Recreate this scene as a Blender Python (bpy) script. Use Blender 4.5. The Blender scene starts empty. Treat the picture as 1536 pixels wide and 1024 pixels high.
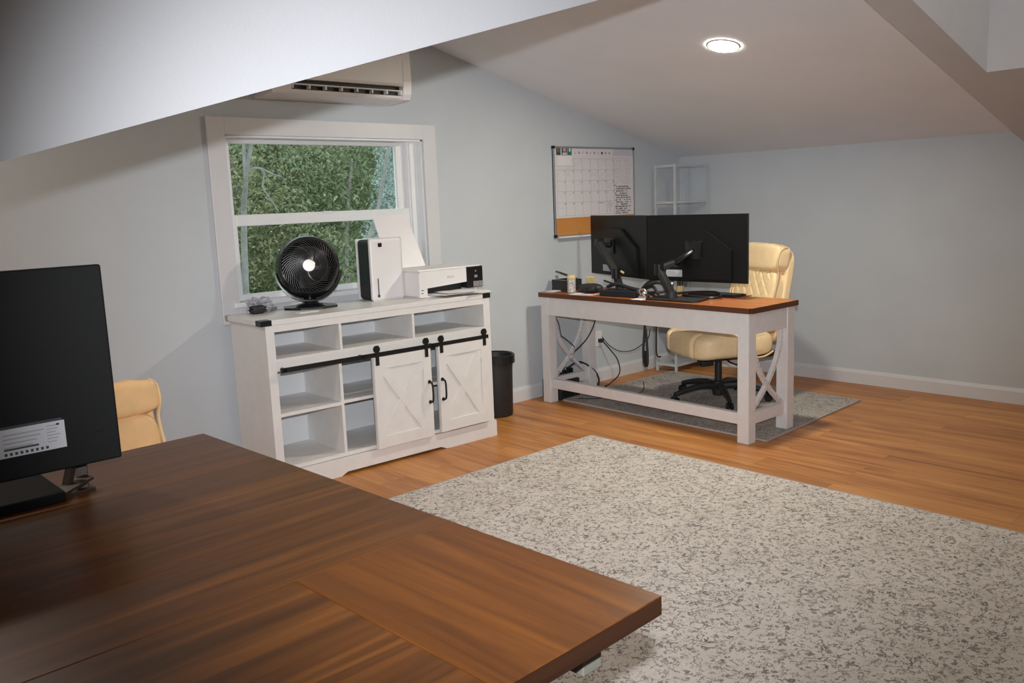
import bpy, bmesh, math, random
from mathutils import Vector, Matrix, Euler
random.seed(7)
PI = math.pi
SC = bpy.context.scene
COL = SC.collection

# ------------------------------------------------------------------ materials
def srgb(r, g, b):
    f = lambda c: (c/255)/12.92 if c/255 <= .04045 else (((c/255)+.055)/1.055)**2.4
    return (f(r), f(g), f(b), 1)

def nodes(name):
    m = bpy.data.materials.new(name); m.use_nodes = True
    nt = m.node_tree; return m, nt, nt.nodes['Principled BSDF']

def mix_rgb(nt, fac, a, b):
    n = nt.nodes.new('ShaderNodeMix'); n.data_type = 'RGBA'
    for sock, v in ((n.inputs[0], fac), (n.inputs[6], a), (n.inputs[7], b)):
        if hasattr(v, 'links'): nt.links.new(v, sock)
        else: sock.default_value = v
    return n.outputs[2]

def noise(nt, vec, scale, detail=3, rough=.5, dist=0):
    n = nt.nodes.new('ShaderNodeTexNoise'); n.inputs['Scale'].default_value = scale
    n.inputs['Detail'].default_value = detail; n.inputs['Roughness'].default_value = rough
    n.inputs['Distortion'].default_value = dist
    nt.links.new(vec, n.inputs['Vector']); return n.outputs['Fac']

def coords(nt, scale=(1, 1, 1), rot=(0, 0, 0), loc=(0, 0, 0)):
    c = nt.nodes.new('ShaderNodeTexCoord'); m = nt.nodes.new('ShaderNodeMapping')
    m.inputs['Scale'].default_value = scale; m.inputs['Rotation'].default_value = rot; m.inputs['Location'].default_value = loc
    nt.links.new(c.outputs['Object'], m.inputs['Vector']); return m.outputs['Vector']

def ramp(nt, fac, stops):
    r = nt.nodes.new('ShaderNodeValToRGB'); e = r.color_ramp.elements
    while len(e) < len(stops): e.new(.5)
    for el, (p, c) in zip(e, stops): el.position = p; el.color = c
    nt.links.new(fac, r.inputs['Fac']); return r.outputs['Color']

def mathn(nt, op, a, b=0.0):
    n = nt.nodes.new('ShaderNodeMath'); n.operation = op
    for i, v in enumerate((a, b)):
        if hasattr(v, 'links'): nt.links.new(v, n.inputs[i])
        else: n.inputs[i].default_value = v
    return n.outputs[0]

def bump(nt, b, height, strength=.1, dist=.01):
    n = nt.nodes.new('ShaderNodeBump'); n.inputs['Strength'].default_value = strength; n.inputs['Distance'].default_value = dist
    nt.links.new(height, n.inputs['Height']); nt.links.new(n.outputs['Normal'], b.inputs['Normal'])

def plain(name, col, rough=.5, metal=0, var=.06, scale=9, bmp=0, spec=.5, coat=0):
    m, nt, b = nodes(name)
    v = coords(nt); f = noise(nt, v, scale, 4)
    d = tuple(c*(1-var) for c in col[:3])+(1,); l = tuple(min(1, c*(1+var)) for c in col[:3])+(1,)
    nt.links.new(ramp(nt, f, [(.3, d), (.7, l)]), b.inputs['Base Color'])
    b.inputs['Roughness'].default_value = rough; b.inputs['Metallic'].default_value = metal
    b.inputs['Specular IOR Level'].default_value = spec; b.inputs['Coat Weight'].default_value = coat
    if bmp: bump(nt, b, noise(nt, v, bmp, 3), .25, .002)
    return m

def wood(name, dark, mid, light, axis='x', rough=.4, scale=1.0, offset=0.0, seam=False):
    """Long grain along one local axis, with slow figure and fine pores."""
    m, nt, b = nodes(name)
    s = {'x': (.55, 12, 12), 'y': (12, .55, 12), 'z': (12, 12, .55)}[axis]
    v = coords(nt, tuple(k*scale for k in s), loc=(offset, offset*.7, 0))
    f1 = noise(nt, v, 1.5, 5, .6, 1.2)
    s2 = {'x': (1.2, 60, 60), 'y': (60, 1.2, 60), 'z': (60, 60, 1.2)}[axis]
    f2 = noise(nt, coords(nt, tuple(k*scale for k in s2)), 1.0, 3, .6, .3)
    f = mathn(nt, 'ADD', mathn(nt, 'MULTIPLY', f1, .72), mathn(nt, 'MULTIPLY', f2, .28))
    nt.links.new(ramp(nt, f, [(.27, dark), (.5, mid), (.73, light)]), b.inputs['Base Color'])
    b.inputs['Roughness'].default_value = rough
    bump(nt, b, f2, .08, .001)
    return m

def floor_material():
    m, nt, b = nodes('vinyl_plank_floor')
    v = coords(nt, rot=(0, 0, PI/2))
    br = nt.nodes.new('ShaderNodeTexBrick'); br.offset = .37; br.inputs['Scale'].default_value = 1
    br.inputs['Brick Width'].default_value = 1.22; br.inputs['Row Height'].default_value = .18
    br.inputs['Mortar Size'].default_value = .0012; br.inputs['Mortar Smooth'].default_value = 0
    br.inputs['Color1'].default_value = (0, 0, 0, 1); br.inputs['Color2'].default_value = (1, 1, 1, 1); br.inputs['Mortar'].default_value = (.5, .5, .5, 1)
    nt.links.new(v, br.inputs['Vector'])
    pv = br.outputs['Color']
    g = nt.nodes.new('ShaderNodeVectorMath'); g.operation = 'ADD'
    sv = nt.nodes.new('ShaderNodeVectorMath'); sv.operation = 'SCALE'; sv.inputs['Scale'].default_value = 9
    nt.links.new(pv, sv.inputs[0])
    nt.links.new(coords(nt, (7, .6, 1)), g.inputs[0]); nt.links.new(sv.outputs[0], g.inputs[1])
    f1 = noise(nt, g.outputs[0], 1.6, 5, .6, 1.0)
    f2 = noise(nt, coords(nt, (55, 1.5, 1)), 1.0, 3)
    f = mathn(nt, 'ADD', mathn(nt, 'MULTIPLY', f1, .75), mathn(nt, 'MULTIPLY', f2, .25))
    c = ramp(nt, f, [(.3, srgb(140, 86, 42)), (.5, srgb(194, 128, 66)), (.68, srgb(216, 156, 90))])
    tint = ramp(nt, pv, [(0, (.86, .84, .82, 1)), (1, (1.0, 1.0, 1.0, 1))])
    mm = nt.nodes.new('ShaderNodeMix'); mm.data_type = 'RGBA'; mm.blend_type = 'MULTIPLY'; mm.inputs[0].default_value = 1
    nt.links.new(c, mm.inputs[6]); nt.links.new(tint, mm.inputs[7])
    out = mix_rgb(nt, mathn(nt, 'MULTIPLY', br.outputs['Fac'], .3), mm.outputs[2], srgb(90, 52, 28))
    nt.links.new(out, b.inputs['Base Color']); b.inputs['Roughness'].default_value = .42
    bump(nt, b, f2, .06, .001)
    return m

def rug_material(name, base, base2, stroke, amount=.5, scale=1.0):
    m, nt, b = nodes(name)
    v = coords(nt)
    n1 = noise(nt, v, 26*scale, 2, .5, .8)
    line = mathn(nt, 'LESS_THAN', mathn(nt, 'ABSOLUTE', mathn(nt, 'SUBTRACT', n1, .5)), .036)
    brk = mathn(nt, 'GREATER_THAN', noise(nt, coords(nt, loc=(3, 5, 1)), 45*scale, 2), amount)
    n3 = noise(nt, coords(nt, loc=(9, 2, 4)), 40*scale, 2, .5, 1.0)
    line2 = mathn(nt, 'LESS_THAN', mathn(nt, 'ABSOLUTE', mathn(nt, 'SUBTRACT', n3, .47)), .02)
    k = mathn(nt, 'MULTIPLY', mathn(nt, 'MAXIMUM', line, line2), brk)
    tone = ramp(nt, noise(nt, v, 6, 4, .6), [(.35, base), (.65, base2)])
    kk = mathn(nt, 'MULTIPLY', k, mathn(nt, 'ADD', mathn(nt, 'MULTIPLY', noise(nt, v, 18, 2), .8), .25))
    nt.links.new(mix_rgb(nt, kk, tone, stroke), b.inputs['Base Color'])
    b.inputs['Roughness'].default_value = .95; b.inputs['Specular IOR Level'].default_value = .1
    bump(nt, b, noise(nt, v, 350, 2), .5, .004)
    return m

def glass_material(name, tint=(1, 1, 1, 1), refl=.12, rough=.0):
    m = bpy.data.materials.new(name); m.use_nodes = True; nt = m.node_tree; nt.nodes.clear()
    o = nt.nodes.new('ShaderNodeOutputMaterial'); t = nt.nodes.new('ShaderNodeBsdfTransparent'); g = nt.nodes.new('ShaderNodeBsdfGlossy')
    mx = nt.nodes.new('ShaderNodeMixShader'); fr = nt.nodes.new('ShaderNodeFresnel'); fr.inputs['IOR'].default_value = 1.45
    t.inputs['Color'].default_value = tint; g.inputs['Roughness'].default_value = rough
    nt.links.new(fr.outputs[0], mx.inputs[0]); nt.links.new(t.outputs[0], mx.inputs[1]); nt.links.new(g.outputs[0], mx.inputs[2])
    nt.links.new(mx.outputs[0], o.inputs[0]); return m

def emit(name, col, strength):
    m = bpy.data.materials.new(name); m.use_nodes = True; nt = m.node_tree; nt.nodes.clear()
    o = nt.nodes.new('ShaderNodeOutputMaterial'); e = nt.nodes.new('ShaderNodeEmission')
    e.inputs['Color'].default_value = col; e.inputs['Strength'].default_value = strength
    nt.links.new(e.outputs[0], o.inputs[0]); return m

M = {}
M['wall'] = plain('pale_blue_grey_wall_paint', (.55, .588, .618, 1), .75, var=.025, scale=3, bmp=160, spec=.25)
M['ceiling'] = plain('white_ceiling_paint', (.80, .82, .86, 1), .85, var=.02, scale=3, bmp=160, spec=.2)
M['soffit'] = plain('shade_darkened_soffit_paint', (.60, .60, .61, 1), .85, var=.02, scale=3, bmp=160, spec=.2)  # underside shade put into the colour, darker than the upright faces
M['header'] = plain('flash_darkened_header_paint', (.37, .375, .385, 1), .8, var=.02, scale=3, bmp=160, spec=.2)  # left half of the white header, darkened in colour to offset the close flash
M['trim'] = plain('white_trim_paint', (.66, .66, .67, 1), .4, var=.02)
M['vinyl'] = plain('white_window_vinyl', (.82, .83, .83, 1), .35, var=.02)
M['floor'] = floor_material()
M['cab'] = plain('white_cabinet_laminate', (.74, .72, .695, 1), .4, var=.03, scale=14)
M['cabin'] = plain('white_cabinet_interior', (.68, .70, .71, 1), .5, var=.02)
M['blockpaint'] = plain('glare_darkened_block_paint', (.20, .20, .165, 1), .6)  # greenish white, darkened in colour against glare from the close flash
M['deadblack'] = plain('flat_black_plastic', (.005, .005, .005, 1), .7, spec=.12)
M['creamleft'] = plain('cream_leather_dimmed', srgb(236, 192, 138), .42, var=.05, scale=20, bmp=220)  # same cream leather, darkened in colour for the dimmer light at the left
M['groove'] = plain('cabinet_groove_shade', (.5, .47, .45, 1), .6)
M['black'] = plain('black_satin_metal', (.012, .012, .012, 1), .4, .3, var=.1)
M['blackpl'] = plain('black_glossy_plastic', (.010, .010, .011, 1), .22, var=.1)
M['blackmat'] = plain('black_matte_plastic', (.016, .017, .018, 1), .55, var=.12, scale=40)
M['screenback'] = plain('black_screen_back_plastic', (.006, .0063, .0068, 1), .38, var=.05, spec=.3)
M['screenback2'] = plain('dark_grey_textured_plastic', (.006, .007, .007, 1), .6, var=.2, scale=200, spec=.25)
M['whitepl'] = plain('white_plastic', (.80, .77, .765, 1), .35, var=.02)
M['greypl'] = plain('grey_plastic', (.32, .32, .33, 1), .4)
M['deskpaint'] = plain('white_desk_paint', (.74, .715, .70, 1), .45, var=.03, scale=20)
M['cream'] = plain('cream_leather', srgb(255, 224, 176), .42, var=.05, scale=20, bmp=220)
M['creamd'] = plain('cream_leather_piping', srgb(232, 200, 150), .45, var=.05, scale=20)
M['browntrim'] = plain('dark_brown_plastic', (.03, .017, .01, 1), .4)
M['grille'] = plain('dark_glossy_wire', (.10, .10, .10, 1), .3, .6)
M['chrome'] = plain('brushed_silver_metal', (.50, .46, .42, 1), .42, 1.0, var=.08, scale=60)
M['alu'] = plain('grey_aluminium', (.42, .43, .45, 1), .35, .8)
M['paper'] = plain('white_paper', (.80, .77, .77, 1), .8, var=.03)
M['cork'] = plain('tan_cork', srgb(196, 132, 66), .9, var=.18, scale=160, bmp=200)
M['ink'] = plain('black_marker_ink', (.05, .05, .06, 1), .7)
M['inkgrey'] = plain('grey_print_ink', (.36, .35, .37, 1), .8)
M['inkred'] = plain('faded_red_marker_ink', (.55, .33, .34, 1), .8)
M['inkblue'] = plain('pale_violet_print', (.58, .57, .66, 1), .8)
M['board'] = plain('whiteboard_surface', (.72, .69, .71, 1), .3, var=.02)
M['green'] = plain('deep_green_print', (.03, .16, .10, 1), .6)
M['skin'] = plain('peach_print', (.62, .34, .25, 1), .6)
M['navy'] = plain('dark_navy_plastic', (.012, .016, .026, 1), .4)
M['yellow'] = plain('yellow_note_paper', (.72, .55, .26, 1), .8)
M['yellowhi'] = plain('bright_yellow_sticker', (.85, .62, .25, 1), .6)
M['bluepl'] = plain('pale_blue_bottle_plastic', (.42, .56, .62, 1), .25)
M['redp'] = plain('red_brown_print', (.30, .07, .06, 1), .6)
M['orangecard'] = plain('orange_mouse_mat', (.52, .12, .05, 1), .6)
M['bagpl'] = plain('crumpled_grey_plastic_bag', (.36, .36, .40, 1), .3, var=.3, scale=60)
M['pole'] = plain('white_rack_steel', (.52, .55, .57, 1), .4)
M['jarglass'] = plain('cloudy_cut_glass', (.52, .49, .46, 1), .12, var=.5, scale=70)
M['glass'] = glass_material('window_pane_glass', (.96, .975, .965, 1))
M['label'] = plain('silver_white_sticker', (.55, .57, .60, 1), .4, var=.03)
dk, md, lt = srgb(46, 25, 8), srgb(88, 50, 18), srgb(122, 74, 28)
M['tableX'] = wood('walnut_tabletop_cross_grain', dk, md, lt, 'x', .36)
M['tableX2'] = wood('walnut_tabletop_lower_panel', dk, md, lt, 'x', .36, offset=4.3)
M['tableY'] = wood('walnut_tabletop_long_grain', srgb(54, 28, 8), srgb(94, 52, 15), srgb(122, 72, 22), 'y', .36, offset=2)
M['tableE'] = wood('walnut_table_edge_shaded', srgb(38, 19, 9), srgb(50, 27, 13), srgb(64, 36, 18), 'x', .5)  # edge tone set darker to stand for the weaker light on it
M['desktop'] = wood('reddish_walnut_desktop', srgb(120, 66, 30), srgb(168, 98, 46), srgb(192, 120, 60), 'y', .34)
M['desktopE'] = wood('reddish_walnut_desk_edge', srgb(70, 38, 20), srgb(92, 52, 28), srgb(112, 64, 36), 'y', .45)
M['rug'] = rug_material('speckled_cream_rug', (.62, .56, .51, 1), (.70, .64, .59, 1), (.075, .055, .045, 1), .46, 1.2)
M['rug2'] = rug_material('speckled_grey_rug', (.40, .37, .345, 1), (.52, .48, .45, 1), (.11, .09, .08, 1), .44, 1.5)
M['rugedge'] = plain('rug_binding', (.46, .42, .39, 1), .9)
M['lamp'] = emit('downlight_glow', (1.0, .95, .79, 1), 470)
M['bark'] = plain('grey_brown_bark', (.20, .19, .16, 1), .9, var=.3, scale=14, bmp=40)
M['barkpale'] = plain('pale_grey_bark', (.20, .20, .175, 1), .9, var=.2, scale=14)
def leaf_mat(name, a, b_, c):
    m, nt, b = nodes(name); v = coords(nt)
    nt.links.new(ramp(nt, noise(nt, v, 1.7, 9, .72), [(.36, a), (.5, b_), (.64, c)]), b.inputs['Base Color'])
    b.inputs['Roughness'].default_value = .6; b.inputs['Specular IOR Level'].default_value = .25
    return m
M['leafA'] = leaf_mat('mid_green_leaves', (.062, .085, .038, 1), (.135, .18, .085, 1), (.24, .285, .15, 1))
M['leafB'] = leaf_mat('olive_green_leaves', (.078, .09, .038, 1), (.16, .18, .08, 1), (.26, .275, .145, 1))
M['leafC'] = leaf_mat('silvery_pale_leaves', (.16, .24, .19, 1), (.34, .42, .38, 1), (.62, .68, .66, 1))
M['hill'] = leaf_mat('grassy_hillside', (.03, .06, .022, 1), (.07, .12, .045, 1), (.12, .18, .08, 1))

# ------------------------------------------------------------------ mesh builder
class MB:
    def __init__(s): s.bm = bmesh.new(); s.mi = 0
    def mark(s, n0):
        s.bm.faces.ensure_lookup_table()
        for f in s.bm.faces[n0:]: f.material_index = s.mi
    def box(s, x0, x1, y0, y1, z0, z1, mat=None, r=0, seg=2, mi=None):
        if mi is not None: s.mi = mi
        t = bmesh.new(); bmesh.ops.create_cube(t, size=1)
        for v in t.verts: v.co = Vector(((x0+x1)/2+v.co.x*(x1-x0), (y0+y1)/2+v.co.y*(y1-y0), (z0+z1)/2+v.co.z*(z1-z0)))
        if r: bmesh.ops.bevel(t, geom=list(t.edges), offset=r, segments=seg, profile=.5, affect='EDGES')
        s.merge(t, mat); return s
    def merge(s, t, mat=None):
        n0 = len(s.bm.faces); mp = {}
        for v in t.verts: mp[v] = s.bm.verts.new(mat @ v.co if mat else v.co)
        for f in t.faces:
            try:
                nf = s.bm.faces.new([mp[v] for v in f.verts]); nf.material_index = s.mi; nf.smooth = f.smooth
            except ValueError: pass
        t.free()
    def bar(s, a, b, w, h, up=(0, 0, 1), r=0, mi=None):
        """Rectangular bar from a to b."""
        a, b = Vector(a), Vector(b); d = b-a; L = d.length; z = d/L; u = Vector(up)
        x = z.cross(u)
        if x.length < 1e-4: x = z.cross(Vector((1, 0, 0)))
        x.normalize(); y = z.cross(x)
        m = Matrix((x, y, z)).transposed().to_4x4(); m.translation = a
        s.box(-w/2, w/2, -h/2, h/2, 0, L, m, r, mi=mi); return s
    def tube(s, pts, rad, n=8, smooth=0, caps=True, mi=None, closed=False):
        if mi is not None: s.mi = mi
        pts = [Vector(p) for p in pts]
        if smooth: pts = catmull(pts, smooth)
        rs = rad if isinstance(rad, (list, tuple)) else None
        rings = []; prev = None
        for i, p in enumerate(pts):
            a = pts[max(i-1, 0)]; b = pts[min(i+1, len(pts)-1)]
            if closed: a = pts[(i-1) % len(pts)]; b = pts[(i+1) % len(pts)]
            t = (b-a).normalized()
            if prev is None:
                x = t.cross(Vector((0, 0, 1)))
                if x.length < 1e-3: x = t.cross(Vector((1, 0, 0)))
            else: x = prev-t*prev.dot(t)
            x.normalize(); y = t.cross(x); prev = x
            if rs:
                k = i/(len(pts)-1)*(len(rs)-1); j = min(int(k), len(rs)-2); R = rs[j]+(rs[j+1]-rs[j])*(k-j)
            else: R = rad
            rings.append([s.bm.verts.new(p+R*(math.cos(2*PI*q/n)*x+math.sin(2*PI*q/n)*y)) for q in range(n)])
        m = len(rings)
        for i in range(m if closed else m-1):
            A, B = rings[i], rings[(i+1) % m]
            for q in range(n):
                f = s.bm.faces.new((A[q], A[(q+1) % n], B[(q+1) % n], B[q])); f.material_index = s.mi; f.smooth = True
        if caps and not closed:
            for rg in (list(reversed(rings[0])), rings[-1]):
                f = s.bm.faces.new(rg); f.material_index = s.mi
        return s
    def lathe(s, prof, n=40, mat=None, mi=None, close=False):
        """prof: (r, z) pairs revolved about z."""
        if mi is not None: s.mi = mi
        rings = []
        for r, z in prof:
            if r < 1e-6:
                v = Vector((0, 0, z)); rings.append([s.bm.verts.new(mat @ v if mat else v)])
            else:
                rg = []
                for q in range(n):
                    v = Vector((r*math.cos(2*PI*q/n), r*math.sin(2*PI*q/n), z)); rg.append(s.bm.verts.new(mat @ v if mat else v))
                rings.append(rg)
        for A, B in zip(rings, rings[1:]):
            for q in range(n):
                a = A if len(A) > 1 else None; b = B if len(B) > 1 else None
                if a and b: vs = (A[q], A[(q+1) % n], B[(q+1) % n], B[q])
                elif a: vs = (A[q], A[(q+1) % n], B[0])
                elif b: vs = (A[0], B[(q+1) % n], B[q])
                else: continue
                f = s.bm.faces.new(vs); f.material_index = s.mi; f.smooth = True
        return s
    def prism(s, poly, y0, y1, mat=None, mi=None, plane='xz'):
        """Extrude a polygon in the xz (or xy, yz) plane."""
        if mi is not None: s.mi = mi
        def P(p, k):
            v = {'xz': Vector((p[0], k, p[1])), 'xy': Vector((p[0], p[1], k)), 'yz': Vector((k, p[0], p[1]))}[plane]
            return mat @ v if mat else v
        A = [s.bm.verts.new(P(p, y0)) for p in poly]; B = [s.bm.verts.new(P(p, y1)) for p in poly]
        fs = [s.bm.faces.new(A), s.bm.faces.new(list(reversed(B)))]
        for i in range(len(poly)):
            j = (i+1) % len(poly); fs.append(s.bm.faces.new((A[j], A[i], B[i], B[j])))
        for f in fs: f.material_index = s.mi
        return s
    def pillow(s, cx, cy, cz, w, d, h, k=5, n=14, mat=None, fn=None, mi=None):
        """Puffed cushion: a gridded cube pulled onto a superellipsoid; fn(unit point) -> scale."""
        if mi is not None: s.mi = mi
        t = bmesh.new(); vs = {}
        def V(p):
            key = tuple(round(c, 5) for c in p)
            if key not in vs:
                q = Vector(p); nn = sum(abs(c)**k for c in q)**(1/k); u = q/nn
                c = Vector((u.x*w/2, u.y*d/2, u.z*h/2))
                if fn: c = fn(u, c)
                vs[key] = t.verts.new(Vector((cx, cy, cz))+c)
            return vs[key]
        for ax in range(3):
            for sg in (-1, 1):
                for i in range(n):
                    for j in range(n):
                        q = []
                        for (a, b) in ((i, j), (i+1, j), (i+1, j+1), (i, j+1)):
                            p = [0, 0, 0]; p[ax] = sg; p[(ax+1) % 3] = -1+2*a/n; p[(ax+2) % 3] = -1+2*b/n; q.append(V(p))
                        if sg < 0: q.reverse()
                        f = t.faces.new(q); f.smooth = True
        s.merge(t, mat); return s
    def build(s, name, mats, parent=None, loc=None, sharp=35, smooth=False):
        me = bpy.data.meshes.new(name); bmesh.ops.recalc_face_normals(s.bm, faces=list(s.bm.faces))
        if smooth:
            for f in s.bm.faces: f.smooth = True
        s.bm.to_mesh(me); s.bm.free()
        for m in (mats if isinstance(mats, (list, tuple)) else [mats]): me.materials.append(M[m])
        if sharp and any(p.use_smooth for p in me.polygons): me.set_sharp_from_angle(angle=math.radians(sharp))
        o = bpy.data.objects.new(name, me); COL.objects.link(o)
        if parent: o.parent = parent
        if loc: o.location = loc
        return o

def catmull(p, k):
    out = []
    for i in range(len(p)-1):
        a, b, c, d = p[max(i-1, 0)], p[i], p[i+1], p[min(i+2, len(p)-1)]
        for j in range(k):
            t = j/k
            out.append(.5*((2*b)+(c-a)*t+(2*a-5*b+4*c-d)*t*t+(3*b-a-3*c+d)*t**3))
    out.append(p[-1]); return out

def tag(o, label, cat, group=None, kind=None):
    o['label'] = label; o['category'] = cat
    if group: o['group'] = group
    if kind: o['kind'] = kind
    return o
def thing(name, label, cat, loc=(0, 0, 0), rz=0, group=None):
    o = bpy.data.objects.new(name, None); COL.objects.link(o); o.empty_display_size = .1
    o.location = loc; o.rotation_euler = (0, 0, rz); return tag(o, label, cat, group)
def struct(o): o['kind'] = 'structure'; return o
def text_into(mb, body, size, mat, mi):
    cu = bpy.data.curves.new('lettering', 'FONT'); cu.body = body; cu.size = size; cu.align_x = 'CENTER'; cu.align_y = 'CENTER'
    o = bpy.data.objects.new('lettering', cu); me = bpy.data.meshes.new_from_object(o)
    t = bmesh.new(); t.from_mesh(me); mb.mi = mi; mb.merge(t, mat)
    bpy.data.objects.remove(o); bpy.data.curves.remove(cu); bpy.data.meshes.remove(me)

# ------------------------------------------------------------------ the room
XL, YB = -7.2, -6.6          # left wall, wall behind the camera
S = .257; HK = 1.685         # ceiling pitch and knee wall height
RX, RZ = -2.63, 2.361        # ridge
YN, YF = -2.71, -2.545        # dropped header: near and far side
cz = lambda x: HK - S*x

struct(MB().box(XL-.2, .2, YB-.2, .2, -.12, 0).build('floor', 'floor'))
# window wall with a hole
wx0, wx1, wz0, wz1 = -3.895, -2.628, .905, 1.772
w = MB()
w.box(XL-.2, wx0, 0, .16, 0, 3.2).box(wx1, .2, 0, .16, 0, 3.2).box(wx0, wx1, 0, .16, 0, wz0).box(wx0, wx1, 0, .16, wz1, 3.2)
struct(w.build('wall_back', 'wall'))
struct(MB().box(0, .16, YB-.2, 0, 0, 1.9).build('wall_right', 'wall'))
struct(MB().box(XL-.16, XL, YB-.2, 0, 0, 3.2).build('wall_left', 'wall'))
struct(MB().box(XL, 0, YB-.16, YB, 0, 3.2).build('wall_front', 'wall'))
c = MB()
c.prism([(0, cz(0)), (RX, RZ), (XL, RZ), (XL, RZ+.1), (RX, RZ+.1), (0.1, cz(0)+.08)], YF, 0)
struct(c.build('ceiling', 'ceiling'))
# dropped header across the room: left slope, apex, right slope
d = .08
c = MB()
hl = lambda x: 1.472+.2912*(x+5.556)
ax, az = -2.709, hl(-2.709)
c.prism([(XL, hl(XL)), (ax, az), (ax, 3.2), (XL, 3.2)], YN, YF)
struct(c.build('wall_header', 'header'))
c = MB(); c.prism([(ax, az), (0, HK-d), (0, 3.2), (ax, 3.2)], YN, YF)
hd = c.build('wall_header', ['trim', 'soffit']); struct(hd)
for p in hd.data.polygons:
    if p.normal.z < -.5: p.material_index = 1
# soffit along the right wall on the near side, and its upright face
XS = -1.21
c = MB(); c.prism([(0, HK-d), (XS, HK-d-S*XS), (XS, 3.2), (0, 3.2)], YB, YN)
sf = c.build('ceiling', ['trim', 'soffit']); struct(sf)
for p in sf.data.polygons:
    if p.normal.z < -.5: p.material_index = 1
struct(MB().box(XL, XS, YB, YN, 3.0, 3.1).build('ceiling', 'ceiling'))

# baseboards: moulded profile
prof = [(0, 0), (-.014, 0), (-.014, .078), (-.009, .092), (-.006, .10), (0, .10)]
struct(MB().prism(prof, XL, -.0, plane='yz').build('baseboard_back', 'trim'))
struct(MB().prism(prof, YB, -.014, plane='xz').build('baseboard_right', 'trim'))

# window
wn = bpy.data.objects.new('window_1', None); COL.objects.link(wn); struct(wn)
tr = MB()
ox0, ox1, oz1 = -3.9915, -2.53, 1.862
tr.box(ox0, wx0, -.018, 0, .80, oz1, r=.003).box(wx1, ox1, -.018, 0, .80, oz1, r=.003).box(wx0-.001, wx1+.001, -.018, 0, wz1, oz1-.0005, r=.003)
tr.box(wx0-.001, wx1+.001, -.0175, 0, .80, wz0-.022, r=.003)
tr.build('casing', 'trim', wn)
jb = MB()
jb.box(wx0-.001, wx0+.010, -.001, .13, wz0, wz1).box(wx1-.010, wx1+.001, -.001, .13, wz0, wz1).box(wx0, wx1, -.001, .13, wz1-.010, wz1+.001)
jb.build('jamb', 'vinyl', wn)
MB().box(wx0-.03, wx1+.03, -.03, .13, wz0-.022, wz0+.004, r=.004).build('window_sill', 'vinyl', wn)
def sash(x0, x1, z0, z1, y0, y1, st, top, bot):
    m = MB(); m.box(x0, x0+st, y0, y1, z0, z1, r=.004).box(x1-st, x1, y0, y1, z0, z1, r=.004)
    m.box(x0+st-.002, x1-st+.002, y0+.001, y1-.001, z1-top, z1-.001, r=.003).box(x0+st-.002, x1-st+.002, y0+.001, y1-.001, z0+.001, z0+bot, r=.003)
    f = m.build('sash', 'vinyl', wn)
    MB().box(x0+st-.003, x1-st+.003, (y0+y1)/2-.002, (y0+y1)/2+.002, z0+bot-.003, z1-top+.003).build('pane', 'glass', f)
sash(-3.885, -2.70, 1.318, 1.762, .095, .125, .058, .024, .046)
sash(-3.885, -2.70, .908, 1.364, .060, .092, .052, .060, .032)
fr = MB()
fr.box(-2.70, wx1-.009, .055, .13, wz0+.003, wz1-.009, r=.003).box(-2.69, wx1-.009, .045, .06, wz0+.003, wz1-.009, r=.002)
fr.build('track', 'vinyl', wn)
MB().box(-3.31, -3.25, .052, .064, 1.355, 1.367, r=.003).build('sash_lock', 'vinyl', wn)

# ------------------------------------------------------------------ outdoors
hill = MB()
hill.prism([(1.5, -4.2), (4.2, -2.6), (6.5, 0.2), (9.5, 4.0), (16, 8.0), (16, -5), (1.5, -5)], -16, 14, plane='yz')
struct(hill.build('hillside', 'hill'))
def tree(label, x, y, z, blobs, n, leaf, size, trunk, barkm='bark', name='leafy_tree'):
    """blobs: (dx,dy,dz,rx,ry,rz) crowns relative to the base."""
    t = thing(name, label, 'tree', (x, y, z))
    vs, fs = [], []; n = int(n*2.6); size *= .72
    tot = sum(b[3]*b[4]*b[5] for b in blobs)
    for b in blobs:
        for _ in range(int(n*b[3]*b[4]*b[5]/tot)):
            u = Vector((random.gauss(0, 1), random.gauss(0, 1), random.gauss(0, 1))).normalized()*(random.random()**.45)
            p = Vector((b[0]+u.x*b[3], b[1]+u.y*b[4], b[2]+u.z*b[5]))
            e = Euler((random.uniform(-1.1, 1.1), random.uniform(-1.1, 1.1), random.uniform(0, 6.3))).to_matrix()
            s = size*random.uniform(.6, 1.4); k = len(vs)
            for q in ((-.5, 0, 0), (0, -.22, .05), (.5, 0, -.06), (0, .22, .05)): vs.append(p+e @ Vector(q)*s)
            fs.append((k, k+1, k+2, k+3))
    me = bpy.data.meshes.new('foliage'); me.from_pydata(vs, [], fs); me.materials.append(M[leaf])
    o = bpy.data.objects.new('foliage', me); COL.objects.link(o); o.parent = t
    tm = MB()
    for pts, r in trunk: tm.tube(pts, r, 7, smooth=4)
    tm.build('trunk', barkm, t)
    return t
g = 'trees behind the window'
def addtree(*a, **k): tree(*a, **k)['group'] = g
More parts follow.
